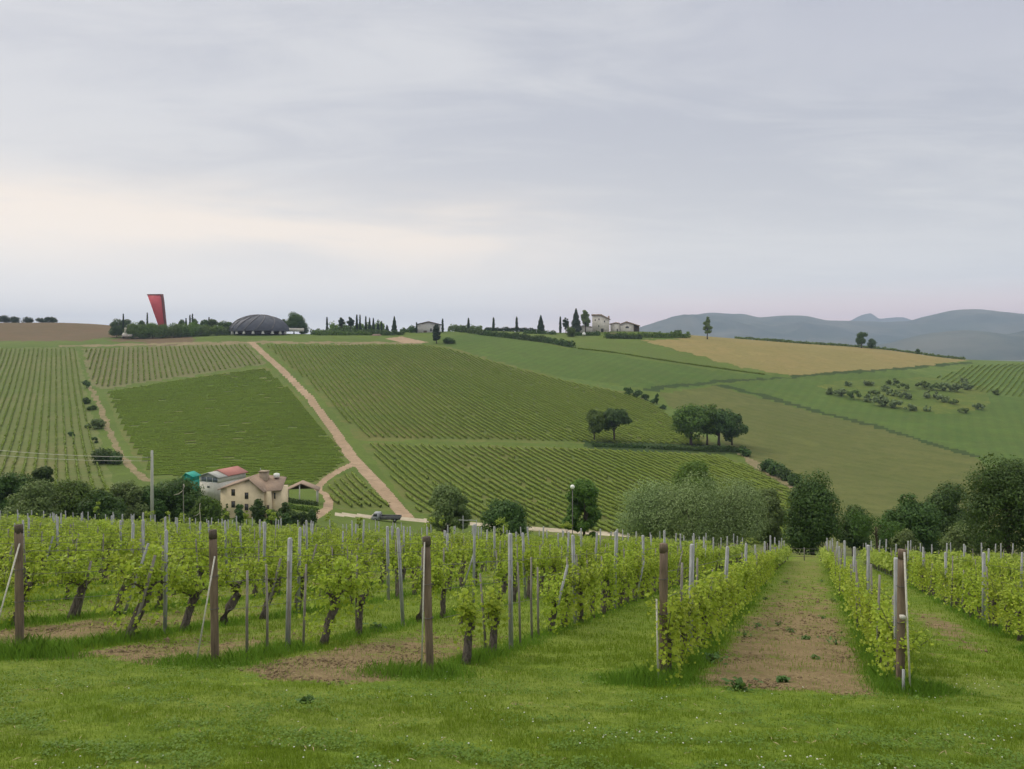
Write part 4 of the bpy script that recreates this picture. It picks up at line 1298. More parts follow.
gl = 'trees in the hollow left of the farmhouse'
vt('broadleaf_tree', 8, 120, 469, 52, 'dark_leaf', 'dark green tree cut by the left edge beyond the vineyard', group=gl, crown_base=.1)
vt('broadleaf_tree', 41, 124, 461, 34, 'dark_leaf', 'thin dark tree whose twigs rise above its neighbours at the far left', group=gl, crown_base=.25, clump=.15)
vt('willow_tree', 33, 112, 483, 62, 'willow_leaf', 'wide dull olive-green tree at the left behind the vineyard crest', group=gl, crown_base=.05)
vt('broadleaf_tree', 72, 118, 484, 56, 'broadleaf', 'round green tree between the left edge and the utility pole', group=gl, crown_base=.05)
vt('broadleaf_tree', 101, 116, 490, 46, 'dark_leaf', 'low dark tree just left of the utility pole', group=gl, crown_base=.05)
vt('willow_tree', 126, 125, 477, 44, 'willow_leaf', 'grey-green loose tree left of the utility pole below the dirt track', group=gl, crown_base=.05)
vt('broadleaf_tree', 147, 128, 482, 36, 'dark_leaf', 'dark tree right behind the utility pole', group=gl, crown_base=.05)
vt('broadleaf_tree', 180, 132, 473, 50, 'dark_leaf', 'dark round tree in front of the teal shed', group=gl, crown_base=.05)
vt('broadleaf_tree', 207, 128, 494, 34, 'broadleaf', 'low green tree left of the cream farmhouse', group=gl, crown_base=.05)
vt('garden_bush', 226, 150, 503, 6, 'dark_leaf', 'narrow dark bush at the left corner of the cream farmhouse', 'bush', 'bush')
vt('garden_bush', 240, 150, 502, 9, 'dark_leaf', 'dark bush before the lower windows of the farmhouse', 'bush', 'bush')
vt('garden_bush', 258, 150, 497, 13, 'dark_leaf', 'tall dark bush in front of the right part of the farmhouse', 'bush', 'bush')
vt('garden_bush', 271, 150, 509, 10, 'broadleaf', 'low green bush below the right wing of the farmhouse', 'bush', 'bush')
vt('garden_tree', 284, 160, 501, 13, 'dark_leaf', 'small dark tree just right of the cream farmhouse', 'tree', group=None, crown_base=.1)
vt('willow_tree', 246, 176, 482, 26, 'broadleaf', 'green tree rising behind the farmhouse roof beside the red-roofed shed', 'tree', crown_base=.2)
for i, (px, lab) in enumerate([(276, 'first'), (285, 'second'), (294, 'third'), (303, 'fourth'), (312, 'fifth')]):
    vt('orchard_bush', px, 150 + i * 2, 511 - i * .6, 10, 'dark_leaf', f'{lab} low dark bush of the line right of the farmhouse, counted from it', 'bush', 'bush', group='low bushes right of the farmhouse')
x0, y0, z0 = at(288, 186); x1, y1, z1 = at(318, 182)
build_hedge(x0, y0, x1, y1, 1.2, 1.2, 'bright_leaf', 'clipped bright green hedge below the brown canopy roof', seed=3)
x0, y0, z0 = at(286, 196); x1, y1, z1 = at(318, 197)
build_hedge(x0, y0, x1, y1, 1.0, 1.2, 'dark_leaf', 'dark hedge right below the brown canopy roof', seed=4)
gm = 'trees on the far side of the near vineyard'
vt('willow_tree', 447, 120, 480, 52, 'willow_leaf', 'grey-green loose tree right of the lower end of the dirt road', group=gm, crown_base=.05, clump=.17)
vt('broadleaf_tree', 505, 112, 500, 58, 'dark_leaf', 'low wide dark tree between the grey-green tree and the globe lamp', group=gm, crown_base=.1)
vt('broadleaf_tree', 584, 116, 474, 44, 'broadleaf', 'upright green tree behind the white globe lamp', group=gm, crown_base=.04, clump=.17)
vt('poplar_tree', 697, 150, 459, 58, 'bright_leaf', 'bright green treetop rising behind the big silvery trees', group=gm, crown_base=.2)
ga = 'silvery trees of the big clump'
vt('olive_tree', 650, 96, 481, 62, 'olive_leaf', 'left silvery-green tree of the big pale clump', group=ga, crown_base=.12, leafsize=.24, clump=.24, trunkmat='vine_bark', aspect=.4, n_clump=60)
vt('olive_tree', 694, 93, 472, 80, 'olive_leaf', 'middle and tallest silvery-green tree of the big pale clump', group=ga, crown_base=.10, leafsize=.24, clump=.24, aspect=.4, n_clump=60)
vt('olive_tree', 735, 96, 477, 66, 'olive_leaf', 'right silvery-green tree of the big pale clump', group=ga, crown_base=.12, leafsize=.24, clump=.24, aspect=.4, n_clump=60)
vt('broadleaf_tree', 768, 112, 482, 34, 'willow_leaf', 'slim dull green tree at the right shoulder of the silvery clump', group=gm, crown_base=.1)
gr = 'trees behind the right part of the near vineyard'
vt('broadleaf_tree', 813, 100, 474, 60, 'dark_leaf', 'dark green cone-shaped tree right of the silvery clump', group=gr, crown_base=.02, top_taper=.5, n_clump=44, clump=.24)
vt('broadleaf_tree', 853, 104, 506, 38, 'dark_leaf', 'low dark tree between the cone-shaped tree and the small vineyard tree', group=gr, crown_base=.05)
vt('broadleaf_tree', 908, 118, 490, 66, 'dark_leaf', 'broad dark tree behind the small tree in the vineyard', group=gr, crown_base=.05)
vt('broadleaf_tree', 948, 124, 485, 56, 'dark_leaf', 'dull dark tree left of the large tree at the right edge', group=gr, crown_base=.05)
vt('willow_tree', 962, 98, 524, 42, 'willow_leaf', 'low pale green tree at the foot of the large right-edge tree', group=gr, crown_base=.02)
vt('willow_tree', 905, 96, 527, 30, 'willow_leaf', 'low grey-green scrub tree right of the small vineyard tree', group=gr, crown_base=.02)
vt('oak_tree', 1008, 86, 448, 86, 'dark_leaf', 'large leafy green tree at the right edge', group=gr, crown_base=.07, leafsize=.28, clump=.17, n_clump=70, n_leaf=24000)
x, y, z = near_pick(879, 562)
build_tree('small_tree', x, y, z, (HZ - 505) / F * y - z, 60 / F * y, 'dark_leaf', 'small green tree with a crooked forked trunk standing among the vines', 'tree', crown_base=.40, leafsize=.17, seed=5, trunk_r=.13, trunk_lean=-.3, n_leaf=2600, n_clump=18)
# bright saplings sticking out over the crest
for i, (px, top, wpx, lab) in enumerate([(98, 500, 8, 'leftmost, near the left group of dark trees'), (150, 507, 13, 'at the foot of the utility pole'), (168, 510, 12, 'just right of the utility pole'), (186, 509, 16, 'below the bare curved branch'), (226, 505, 8, 'at the left corner of the farmhouse'),
                                        (247, 508, 10, 'in front of the farmhouse wall'), (271, 508, 12, 'right of the farmhouse bushes'), (330, 512, 14, 'below the bend of the dirt road'), (430, 511, 14, 'beside the grey-green tree'), (442, 514, 8, 'right of the one beside the grey-green tree'), (502, 516, 16, 'in front of the low wide dark tree'),
                                        (567, 515, 12, 'left of the globe lamp'), (360, 516, 8, 'below the truck road')]):
    x, y, z = at(px, 84 - (i % 3) * 3)
    build_tree('young_tree', x, y, z, (HZ - top) / F * y - z, wpx / F * y, 'vine_leaf_far', f'bright young tree above the vineyard crest, {lab}', 'young tree', group='bright young trees on the vineyard crest', crown_base=.45, leafsize=.17, seed=i + 70, trunk_r=.035, n_leaf=260, n_clump=7)

# --- hillside trees
def ht(name, px, py, top, wpx, mat, label, cat='tree', kind='tree', **kw):
    x, y, z = pick(px, py)
    h_ = (HZ - top) / F * y - z; w_ = wpx / F * y
    fn = build_tree if kind == 'tree' else build_bush
    return fn(name, x, y, z, h_, w_, mat, label, cat, seed=int(px * 5 + top), **kw)


gh = 'round trees standing on the terrace of the hillside vineyard'
ht('oak_tree', 594, 441, 410, 33, 'broadleaf', 'left and greener tree of the pair on the vineyard terrace', group=gh, crown_base=.3)
ht('oak_tree', 614, 442, 408, 34, 'dark_leaf', 'right and darker tree of the pair on the vineyard terrace', group=gh, crown_base=.35, trunk_r=.45)
ht('oak_tree', 691, 445, 402, 40, 'broadleaf', 'leftmost tree of the group of four on the terrace', group=gh, crown_base=.22, trunk_r=.6)
ht('oak_tree', 707, 445, 404, 32, 'broadleaf', 'second tree of the group of four on the terrace', group=gh, crown_base=.3)
ht('oak_tree', 719, 446, 406, 32, 'dark_leaf', 'third tree of the group of four, with a thick dark trunk', group=gh, crown_base=.2, trunk_r=.6)
ht('oak_tree', 732, 445, 410, 32, 'dark_leaf', 'rightmost and dullest tree of the group of four on the terrace', group=gh, crown_base=.12)
pts_h = [(592, 446.5), (650, 448.5), (700, 451), (745, 452)]
for i in range(3):
    a = pick(*pts_h[i]); b = pick(*pts_h[i + 1])
    build_hedge(a[0], a[1], b[0], b[1], 1.5 + (i == 2) * .8, 2.5, 'dark_leaf', f'dark scrub strip along the terrace, {["left part below the pair of trees", "middle part between the pair and the four trees", "right part below the four trees"][i]}', name='scrub_strip', cat='scrub', seed=i + 10, gap=.3, group='scrub along the vineyard terrace')
for i, (px, py, top, wpx, lab) in enumerate([(745, 456, 448, 12, 'first, next to the four trees'), (768, 472, 459, 14, 'second, dark and tall'), (776, 476, 463, 14, 'third, dark and dense'), (785, 480, 467, 14, 'fourth, beside the track'), (795, 486, 473, 14, 'fifth, lowest on the slope')]):
    ht('scrub_bush', px, py, top, wpx, 'dark_leaf', f'bush on the bank right of the lower vineyard, {lab}', 'bush', 'bush', group='bushes along the bank of the lower vineyard')
for i, (px, py, top, wpx, lab) in enumerate([(628, 395, 388, 9, 'the highest of them'), (637, 398, 390, 10, 'second down the edge'), (646, 401, 394, 9, 'third down the edge'), (653, 404, 398, 7, 'fourth, quite low'), (663, 409, 405, 7, 'the lowest of them')]):
    ht('scrub_bush', px, py, top, wpx, 'dark_leaf', f'dark bush at the top right edge of the middle vineyard, {lab}', 'bush', 'bush', group='bushes at the upper edge of the middle vineyard')
ht('slender_tree', 657, 404, 392, 3.5, 'dark_leaf', 'thin upright little tree beside the bushes at the vineyard edge', 'tree', crown_base=.1)
for i, (px, py, top, wpx, lab) in enumerate([(87, 388, 381, 8, 'the highest one'), (86, 404, 398, 10, 'second from the top'), (91, 410, 405, 12, 'third from the top, low and wide'), (97, 429, 419, 13, 'fourth, bluish and round'), (88, 428, 424, 6, 'small one beside the bluish bush'), (95, 443, 437, 7, 'small one above the wide dark bush'), (103, 463, 448, 20, 'wide dark one near the wire'), (116, 464, 453, 14, 'dark one touching the dirt track'), (72, 436, 431, 6, 'small one inside the left vineyard')]):
    ht('track_bush', px, py, top, wpx, 'willow_leaf' if 'bluish' in lab else 'dark_leaf', f'bush beside the left dirt track, {lab}', 'bush', 'bush', group='bushes beside the left dirt track')

# --- olive grove
OL = [(828, 394, 388, 9), (841, 396.5, 389, 13), (854, 400, 391, 14), (866, 402, 395, 12), (881, 406, 396, 14), (896, 408, 400, 13), (910, 411, 405, 11), (848, 386, 382, 9), (868, 385.5, 381, 10), (893, 385, 379.5, 11), (904, 391, 384, 11),
      (885, 391, 386, 10), (893, 396, 390, 12), (905, 399, 393, 12), (922, 389, 382, 13), (933, 390, 383, 12), (945, 391, 384, 13), (957, 392, 385, 13), (968, 390, 382.5, 11), (930, 398, 391.5, 15), (943, 402, 396, 13), (953, 404.5, 400, 9), (978, 409.5, 403.5, 10), (963, 413, 409, 8), (927, 411, 407, 8), (962, 383, 379, 9), (995, 395, 391, 7), (873, 396, 390, 10)]
OL.sort()
for i, (px, py, top, wpx) in enumerate(OL):
    side = 'left' if px < 915 else 'right'
    if i < 9: lab = f'{ORD[i]} rounded olive tree from the left in the grove under the tan field'
    elif i >= len(OL) - 9: lab = f'{ORD[len(OL) - 1 - i]} rounded olive tree from the right in the grove under the tan field'
    else: lab = 'rounded grey-green olive tree in the crowded middle of the grove under the tan field'
    ht('olive_tree', px, py, top - 1.2, wpx * 1.3, ('willow_leaf', 'grove_leaf', 'grove_leaf')[i % 3], lab, 'olive tree', group='olive trees of the right-hand grove', crown_base=.1)

# --- skyline trees
def kt(px, Y, base_py, top, wpx, kind, label, mat=None, **kw):
    """tree on the hilltop: foot hidden a little below the crest"""
    x, y, z = at(px, Y)
    h_ = (HZ - top) / F * Y - z; w_ = wpx / F * Y
    if kind == 'cyp': return build_cypress(x, y, z, h_, w_, label, seed=int(px), **kw)
    if kind == 'con': return build_cypress(x, y, z, h_, w_, label, name='conifer_tree', cat='conifer', seed=int(px), conic=.45, **kw)
    if kind == 'bush': return build_bush('hilltop_bush', x, y, z, h_, w_, mat or 'dark_leaf', label, 'bush', seed=int(px), leafsize=.85, **kw)
    if kind == 'ball': return build_tree('umbrella_pine', x, y, z, h_, w_, mat or 'cypress_leaf', label, 'pine', seed=int(px), crown_base=.45, leafsize=.8, **kw)
    return build_tree('hilltop_tree', x, y, z, h_, w_, mat or 'dark_leaf', label, 'tree', seed=int(px), crown_base=.15, leafsize=.85, **kw)


for px, wpx, top, lab in ((4, 12, 316, 'leftmost'), (15, 9, 316.5, 'second'), (28, 10, 317.5, 'third'), (48, 22, 317.5, 'fourth and widest')):
    kt(px, 850, 322, top, wpx, 'bush', f'low dark bush on the skyline of the brown field, {lab}', mat='cypress_leaf', group='bushes on the brown field skyline')
gs = 'trees around the red sculpture'
kt(117, 712, 335, 320.5, 17, 'tree', 'round dark tree left of the red sculpture, the outer one', group=gs)
kt(126, 716, 334, 319, 14, 'tree', 'round dark tree left of the red sculpture behind a slim cypress', group=gs)
kt(123.3, 705, 334, 313.5, 2, 'cyp', 'slim cypress above the round trees left of the sculpture', group='cypresses of the hilltop')
kt(147.3, 725, 333, 312.5, 1.8, 'cyp', 'slim cypress just left of the red sculpture', group='cypresses of the hilltop')
kt(141, 722, 333, 319.5, 9, 'tree', 'flat-topped tree left of the red sculpture', group=gs)
for i, (px, top, wpx) in enumerate([(133, 324, 14), (143, 325, 14), (152, 323.5, 15), (163, 325, 15), (174, 324.5, 14), (184, 325, 15), (195, 324, 14), (206, 325, 14), (217, 325.5, 12), (226, 326.5, 9)]):
    kt(px, 706, 335, top, wpx, 'bush', f'{ORD[i]} rounded green bush from the left in the belt between sculpture and dome', mat='broadleaf' if i % 2 else 'bright_leaf', group='bushes in the belt left of the dome')
for i, (px, top, wpx, kd) in enumerate([(181, 318.5, 8, 'tree'), (186, 318, 4, 'con'), (190, 314.5, 2, 'cyp'), (192.5, 313.5, 2.2, 'cyp'), (195, 319, 8, 'tree'), (204, 318.5, 12, 'tree'), (209, 317, 4, 'con'), (213, 319, 12, 'tree'), (222, 320, 12, 'tree'), (230, 321, 9, 'tree')]):
    kt(px, 728, 333, top, wpx, kd, f'{ORD[i]} tree from the left of the row behind the bushes between sculpture and dome', group='trees behind the bushes left of the dome')
kt(294, 738, 333, 311, 21, 'tree', 'large round tree just right of the dome')
kt(284, 742, 333, 317.5, 9, 'tree', 'smaller tree touching the right shoulder of the dome')
kt(303, 744, 333, 323.5, 10, 'bush', 'low bush at the foot of the large tree right of the dome')
gk = 'trees on the mound between dome and barn'
for i, (px, top, wpx, kd) in enumerate([(327, 316.8, 2.2, 'cyp'), (341.5, 317.2, 6.5, 'ball'), (350.5, 316.6, 7.5, 'ball'), (356.8, 314.3, 2.6, 'cyp'), (360, 314.3, 2.0, 'cyp'), (365.8, 316, 2.0, 'cyp'), (369.6, 317.6, 3.6, 'con'), (373.4, 317.8, 3.6, 'con'), (378, 319.5, 3.2, 'con'), (381.5, 321, 2.0, 'cyp'), (387, 325, 5, 'con')]):
    kt(px, 728, 330, top, wpx, kd, f'{ORD[i]} tree from the left on the mound between the dome and the barn', group=gk)
kt(394.3, 722, 332, 316.2, 6.2, 'con', 'dark pointed conifer standing alone left of the barn', group=gk)
kt(412, 735, 332, 326, 7, 'bush', 'dark bush against the left wall of the barn')
kt(416.6, 728, 332, 322, 1.8, 'cyp', 'slim cypress at the left corner of the barn', group='cypresses of the hilltop')
kt(442.6, 728, 331, 318.6, 2.5, 'cyp', 'slim cypress at the right corner of the barn', group='cypresses of the hilltop')
x, y, z = pick(436.5, 343.5)
build_tree('hilltop_tree', x, y, z, 16.5, 8.2, 'cypress_leaf', 'dark oval tree standing in front of the barn', 'tree', seed=8, crown_base=.04, leafsize=.8)
x, y, z = pick(449, 343.5)
build_bush('hilltop_bush', x, y, z, 4.5, 11, 'dark_leaf', 'low dark bush right of the oval tree before the barn', 'bush', seed=9, leafsize=.8)
for i, (px, top, wpx) in enumerate([(468.5, 317.8, 2.8), (493.5, 317.4, 2.8), (516.7, 316.7, 2.9)]):
    kt(px, 740, 330, top, wpx, 'cyp', f'{ORD[i]} of the three lone slim cypresses between the barn and the white house', group='cypresses of the hilltop')
kt(540.8, 735, 330, 315, 8.5, 'con', 'dark pointed conifer left of the white house group')
kt(560.3, 738, 330, 316.4, 2.6, 'cyp', 'slim cypress left of the tall dark trees by the white house', group='cypresses of the hilltop')
gw = 'trees beside the white house'
kt(565.8, 736, 331, 316.5, 7, 'tree', 'small rounded tree left of the white house trees', mat='cypress_leaf', group=gw)
kt(576, 730, 331, 308, 12, 'con', 'tall dark spruce left of the white house', group=gw)
kt(585.5, 738, 331, 307.2, 9.5, 'tree', 'tall greyish tree touching the white house', mat='willow_leaf', group=gw)
kt(571, 700, 334, 327.5, 9, 'bush', 'low green bush below the spruce', mat='broadleaf')
kt(707.3, 700, 336, 315, 8.0, 'tree', 'lone poplar on the edge of the tan field', mat='willow_leaf')
kt(861.5, 738, 348, 331.2, 11.5, 'tree', 'lone spreading tree on the skyline of the tan field', mat='dark_leaf', trunk_r=.5)
kt(871.5, 739, 348, 339.5, 9, 'tree', 'lower ragged tree joined to the right of the lone skyline tree', mat='dark_leaf')
kt(677.5, 716, 336, 329.8, 7.5, 'bush', 'dark round bush at the left end of the tan field skyline')
kt(918, 742, 353, 349.3, 4, 'bush', 'tiny bush on the far right of the tan field skyline')
# skyline hedges
def hedge_px(p0, Y0, p1, Y1, h_, w_, mat, label, seed, **kw):
    a = at(p0, Y0); b = at(p1, Y1)
    return build_hedge(a[0], a[1], b[0], b[1], h_, w_, mat, label, seed=seed, **kw)


hedge_px(448, 755, 482, 755, 5.5, 4, 'willow_leaf', 'greyish low hedge behind the first lone cypress', 21)
hedge_px(484, 758, 536, 758, 3.6, 3, 'cypress_leaf', 'thin dark hedge on the skyline between the lone cypresses', 22)
hedge_px(524, 722, 556, 722, 3.0, 3, 'dark_leaf', 'low hedge below the pointed conifer', 23)
hedge_px(604, 690, 690, 705, 4.0, 5, 'bright_leaf', 'long green hedge below the white house', 24)
hedge_px(606, 684, 642, 686, 4.0, 4, 'dark_leaf', 'dark shrub belt in front of the low white house', 25)
hedge_px(575, 712, 600, 710, 3.6, 4, 'dark_leaf', 'shrub belt under the spruce and the white wall', 26)
hedge_px(735, 752, 965, 752, 2.2, 2.5, 'willow_leaf', 'long low hedge along the skyline of the tan field', 27)
hedge_px(311, 716, 388, 712, 4.6, 8, 'dark_leaf', 'dark hedge crossing the mound under the pines', 28)
hedge_px(316, 700, 348, 700, 3.8, 6, 'broadleaf', 'shrub belt at the foot of the mound', 29)
hedge_px(345, 705, 372, 705, 3.0, 5, 'broadleaf', 'green shrub belt left of the pinkish stone hut', 30)
hedge_px(383, 705, 404, 712, 3.6, 5, 'dark_leaf', 'shrub belt right of the pinkish stone hut', 31)
hedge_px(330, 736, 384, 734, 9.2, 12, 'bright_leaf', 'green crown of shrubs on top of the mound', 32)
hedge_px(400, 742, 428, 745, 3.5, 4, 'dark_leaf', 'low hedge between conifer and barn', 33)
# hedgerow descending on the green slope
HP = [(456, 331.5, 4.6), (485, 335.5, 4.6), (512, 338.5, 4.6), (545, 342.5, 4.4), (575, 348, 4)]
for i in range(4):
    a = pick(HP[i][0], HP[i][1]); b = pick(HP[i + 1][0], HP[i + 1][1])
    build_hedge(a[0], a[1], b[0], b[1], HP[i][2], 4, 'dark_leaf', f'{ORD[i]} stretch from the top of the dark hedgerow running down the green slope', name='hedgerow', seed=40 + i, gap=.12, group='hedgerow on the green slope')
HP = [(578, 349), (640, 357), (700, 366), (765, 375)]
for i in range(3):
    a = pick(*HP[i]); b = pick(*HP[i + 1])
    build_hedge(a[0], a[1], b[0], b[1], 1.0, 1.2, 'far_row', f'{ORD[i]} stretch of the thin low planted row below the dark hedgerow', name='planted_row', cat='row of shrubs', seed=50 + i, group='thin planted row on the green slope', leafsize=.7)

# ------------------------------------------------------------------ buildings
def place(root, px, Y, dz=0.0):
    x, y, z = at(px, Y); root.location = (x, y, z + dz); return root


# --- cream farmhouse
Yf = 165.0; s = Yf / F
root = empty('farmhouse', (0, 0, 0), label='cream two-storey farmhouse with brown tiled roof beyond the vineyard', cat='farmhouse')
place(root, 220.5, Yf)
zb = HZ - F * root.location.z / Yf        # picture row of its foot
H = lambda py: (513.5 - py) * s
W = lambda px: (px - 220.5) * s
root.location.z = (HZ - 513.5) / F * Yf
ef, pk, er = H(489.5), H(479.8), H(491.5)
mb = MB(); mb.prism([(0, -2.5), (W(262.6), -2.5), (W(262.6), er), (W(249.5), pk), (0, ef)], 0, 8.5)
mb.box(W(262.6), W(277), 2.6, 8.2, -2.5, H(491.5)); mb.box(W(262.6), W(269), 1.2, 2.6, -2.5, H(492.5))
wall = mb.build('wall', 'cream_plaster', root)
mb = MB(); e_ = .14
mb.prism([(-.5, ef - .12), (W(249.5), pk + .06), (W(249.5), pk + .26), (-.5, ef + .10)], -.45, 8.9)
mb.prism([(W(249.5), pk + .06), (W(264.5), er - .26), (W(264.5), er - .05), (W(249.5), pk + .26)], -.45, 8.9)
rf = mb.build('roof', 'roof_tiles', root)
# lean-to roof over the right wing, falling to the front
mb = MB()
xa, xb = W(254), W(279); z1_, z2_ = H(491.2), H(483.5)
mb.add([(xa, .7, z1_ - .3), (xb, 1.9, z1_ - .25), (xb - .6, 7.6, z2_), (xa - .3, 7.6, z2_ + .5), (xa, .7, z1_ - .12), (xb, 1.9, z1_ - .07), (xb - .6, 7.6, z2_ + .18), (xa - .3, 7.6, z2_ + .68)],
       [(0, 3, 2, 1), (4, 5, 6, 7), (0, 1, 5, 4), (1, 2, 6, 5), (2, 3, 7, 6), (3, 0, 4, 7)])
mb.build('wing_roof', 'roof_tiles', root)
MB().box(W(251.5), W(259.5), 5.0, 6.6, 4, H(475.8)).box(W(251), W(260), 4.8, 6.8, H(475.8), H(475.0)).build('chimney', 'chimney_stone', rf)
MB().tube([(W(252.6), 5.2, H(474.4)), (W(252.6), 5.2, H(471.8))], [.09, .07], 6).build('flue', 'grey_plaster', rf)
for cx, cy in ((233.2, 492.3), (246.6, 495.6), (233.2, 504.2), (246.6, 507.0)):
    mb = MB(); x0, x1, z0, z1 = W(cx - 1.6), W(cx + 1.6), H(cy + 2.9), H(cy - 2.9)
    mb.box(x0 - .06, x1 + .06, -.05, .02, z0 - .10, z0); mb.box(x0 - .05, x0 + .05, -.045, .02, z0, z1); mb.box(x1 - .05, x1 + .05, -.045, .02, z0, z1); mb.box(x0 - .05, x1 + .05, -.046, .02, z1 - .04, z1 + .05)
    mb.box((x0 + x1) / 2 - .025, (x0 + x1) / 2 + .025, -.04, .0, z0, z1 - .04)
    wd = mb.build('window', 'wood_frame', root)
    MB().box(x0 + .05, x1 - .05, -.022, .01, z0, z1 - .04).build('pane', 'dark_glass', wd)
mb = MB(); mb.box(W(270.3), W(271.8), 2.52, 2.62, H(501), H(495)); wd = mb.build('window', 'wood_frame', root); MB().box(W(270.5), W(271.6), 2.49, 2.53, H(500.7), H(495.3)).build('pane', 'dark_glass', wd)
MB().box(W(265), W(267.5), 1.12, 1.24, -.8, 1.5).build('door', 'wood_frame', root)
# white tank on the roof
t_ = empty('water_tank', (root.location.x + W(267.2), root.location.y + 6.6, root.location.z + z2_ + .2), label='white water tank on the brown roof of the farmhouse', cat='water tank')
MB().tube([(0, 0, 0), (0, 0, .15), (0, 0, .75), (0, 0, .85)], [.55, .66, .66, .5], 16).build('tank_body', 'white_paint', t_, smooth=False)
MB().tube([(0, 0, .85), (0, 0, .95)], [.2, .2], 10).build('lid', 'white_paint', t_)
# --- shed with red roof
Ys = 188.0; s = Ys / F
x, y, z = at(209, Ys); root = empty('farm_shed', (x, y, (HZ - 491.5) / F * Ys), R(-24), label='white-walled shed with a high glazed band and a faded red roof', cat='shed')
hw = 2.9; hb = 3.35; ht2 = 4.35; L = 9.0
mb = MB(); mb.box(-hw, hw, 0, L, -2.0, 2.15); mb.box(-hw, -hw + .3, 0, L, 2.15, hb); mb.box(hw - .3, hw, 0, L, 2.15, hb); mb.box(-hw + .3, hw - .3, L - .3, L, 2.15, hb)
mb.build('wall', 'white_plaster', root)
mb = MB(); mb.prism([(-hw - .35, hb - .02), (0, ht2), (hw + .35, hb - .02), (hw + .35, hb + .14), (0, ht2 + .18), (-hw - .35, hb + .14)], -.4, 2.6); mb.prism([(-hw + .2, hb), (hw - .2, hb), (0, ht2 - .05)], .05, .2)
mb.build('front_roof', 'grey_plaster', root)
MB().prism([(-hw - .45, hb + .02), (0, ht2 + .25), (hw + .45, hb + .02), (hw + .45, hb + .2), (0, ht2 + .45), (-hw - .45, hb + .2)], 2.61, L + .4).build('roof', 'red_roof', root)
for q in range(3):
    a0 = -hw + .35 + q * 1.77
    wd = MB().box(a0, a0 + .12, .0, .14, 2.15, hb).box(a0 + .12, a0 + 1.66, .02, .12, 2.15, 2.24).build('window', 'white_paint', root)
    MB().box(a0 + .12, a0 + 1.66, .06, .10, 2.24, hb - .02).build('pane', 'blue_glass', wd)
wd = MB().box(-.6, .3, -.04, .02, .85, 1.35).build('window', 'grey_plaster', root); MB().box(-.5, .2, -.06, -.03, .93, 1.27).build('pane', 'dark_glass', wd)
# --- teal shed
x, y, z = at(190, 182); root = empty('teal_shed', (x, y, (HZ - 490) / F * 182), R(-12), label='small shed with bright teal sheet roof half hidden by a dark tree', cat='shed')
MB().box(-1.4, 1.4, -1.2, 1.5, -1.5, 2.3).build('wall', 'teal_sheet', root)
MB().prism([(-1.75, 2.25), (-.2, 4.0), (1.7, 3.1), (1.7, 3.2), (-.2, 4.12), (-1.75, 2.38)], -1.5, 1.8).prism([(-1.4, 2.3), (1.4, 2.3), (1.4, 3.1), (-.2, 3.85)], -1.2, 1.4).build('roof', 'teal_sheet', root)
# --- canopy
x, y, z = at(302, 200); root = empty('open_canopy', (x, y, tz1(x, y)), R(10), label='open canopy with a low brown gable roof beside the bent dirt road', cat='canopy')
base_h = (HZ - 492) / F * 200 - root.location.z
mb = MB(); mb.prism([(-4.6, base_h), (-.2, base_h + 2.0), (4.2, base_h + .1), (4.2, base_h + .3), (-.2, base_h + 2.2), (-4.6, base_h + .2)], -.2, 5.0); mb.build('roof', 'roof_tiles', root)
for px_, py_ in ((-3.8, .2), (-.6, .2), (3.6, .2), (-3.8, 4.6), (3.6, 4.6)): MB().box(px_ - .13, px_ + .13, py_ - .13, py_ + .13, -1.2, base_h + (.35 if abs(px_) > 1 else 1.9)).build('pillar', 'white_plaster', root)
MB().prism([(-4.5, base_h - .03), (4.1, base_h - .03), (-.2, base_h + 1.9)], 4.75, 4.9).build('back_gable', 'wood_frame', root)
# --- truck
Yt = 186.0; s = Yt / F; x, y, z = at(386.5, Yt)
root = empty('flatbed_truck', (x, y, tz1(x, y) + .0), R(-3), label='small flatbed truck with a white cab facing left on the valley road', cat='truck')
mb = MB(); mb.prism([(-3.35, .45), (-1.45, .45), (-1.45, 2.1), (-2.75, 2.1), (-3.2, 1.35), (-3.35, 1.2)], -.95, .95); cab = mb.build('cab', 'cab_paint', root)
for sy in (-1, 1): MB().prism([(-3.08, 1.3), (-2.0, 1.3), (-2.0, 1.95), (-2.72, 1.95)], sy * .955 - .01, sy * .955 + .01).build('side_window', 'dark_glass', cab)
MB().add([(-3.24, -.85, 1.34), (-3.24, .85, 1.34), (-2.80, .8, 2.02), (-2.80, -.8, 2.02), (-3.2, -.85, 1.30), (-3.2, .85, 1.30), (-2.76, .8, 1.98), (-2.76, -.8, 1.98)], [(0, 1, 2, 3), (4, 7, 6, 5), (0, 4, 5, 1), (1, 5, 6, 2), (2, 6, 7, 3), (3, 7, 4, 0)]).build('windshield', 'dark_glass', cab)
for sy in (-.7, .7): MB().box(-3.40, -3.34, sy - .14, sy + .14, .7, .9).build('headlight', 'white_paint', cab)
mb = MB(); mb.box(-1.3, 3.35, -1.05, 1.05, .82, .95); mb.box(-1.3, -1.22, -1.05, 1.05, .95, 1.9); mb.box(-1.22, 3.35, -1.05, -1.0, .95, 1.35); mb.box(-1.22, 3.35, 1.0, 1.05, .95, 1.35); mb.box(3.30, 3.36, -1.0, 1.0, .95, 1.35); mb.build('flatbed', 'truck_bed', root)
MB().box(-3.2, 3.2, -.4, .4, .45, .82).build('chassis', 'rubber', root)
for wx in (-2.45, 2.1):
    for sy in (-.85, .85):
        wh = MB().tube([(wx, sy - .14, .42), (wx, sy + .14, .42)], [.42, .42], 16).build('wheel', 'rubber', root)
        MB().tube([(wx, sy - .15, .42), (wx, sy + .15, .42)], [.2, .2], 10).build('rim', 'grey_plaster', wh)
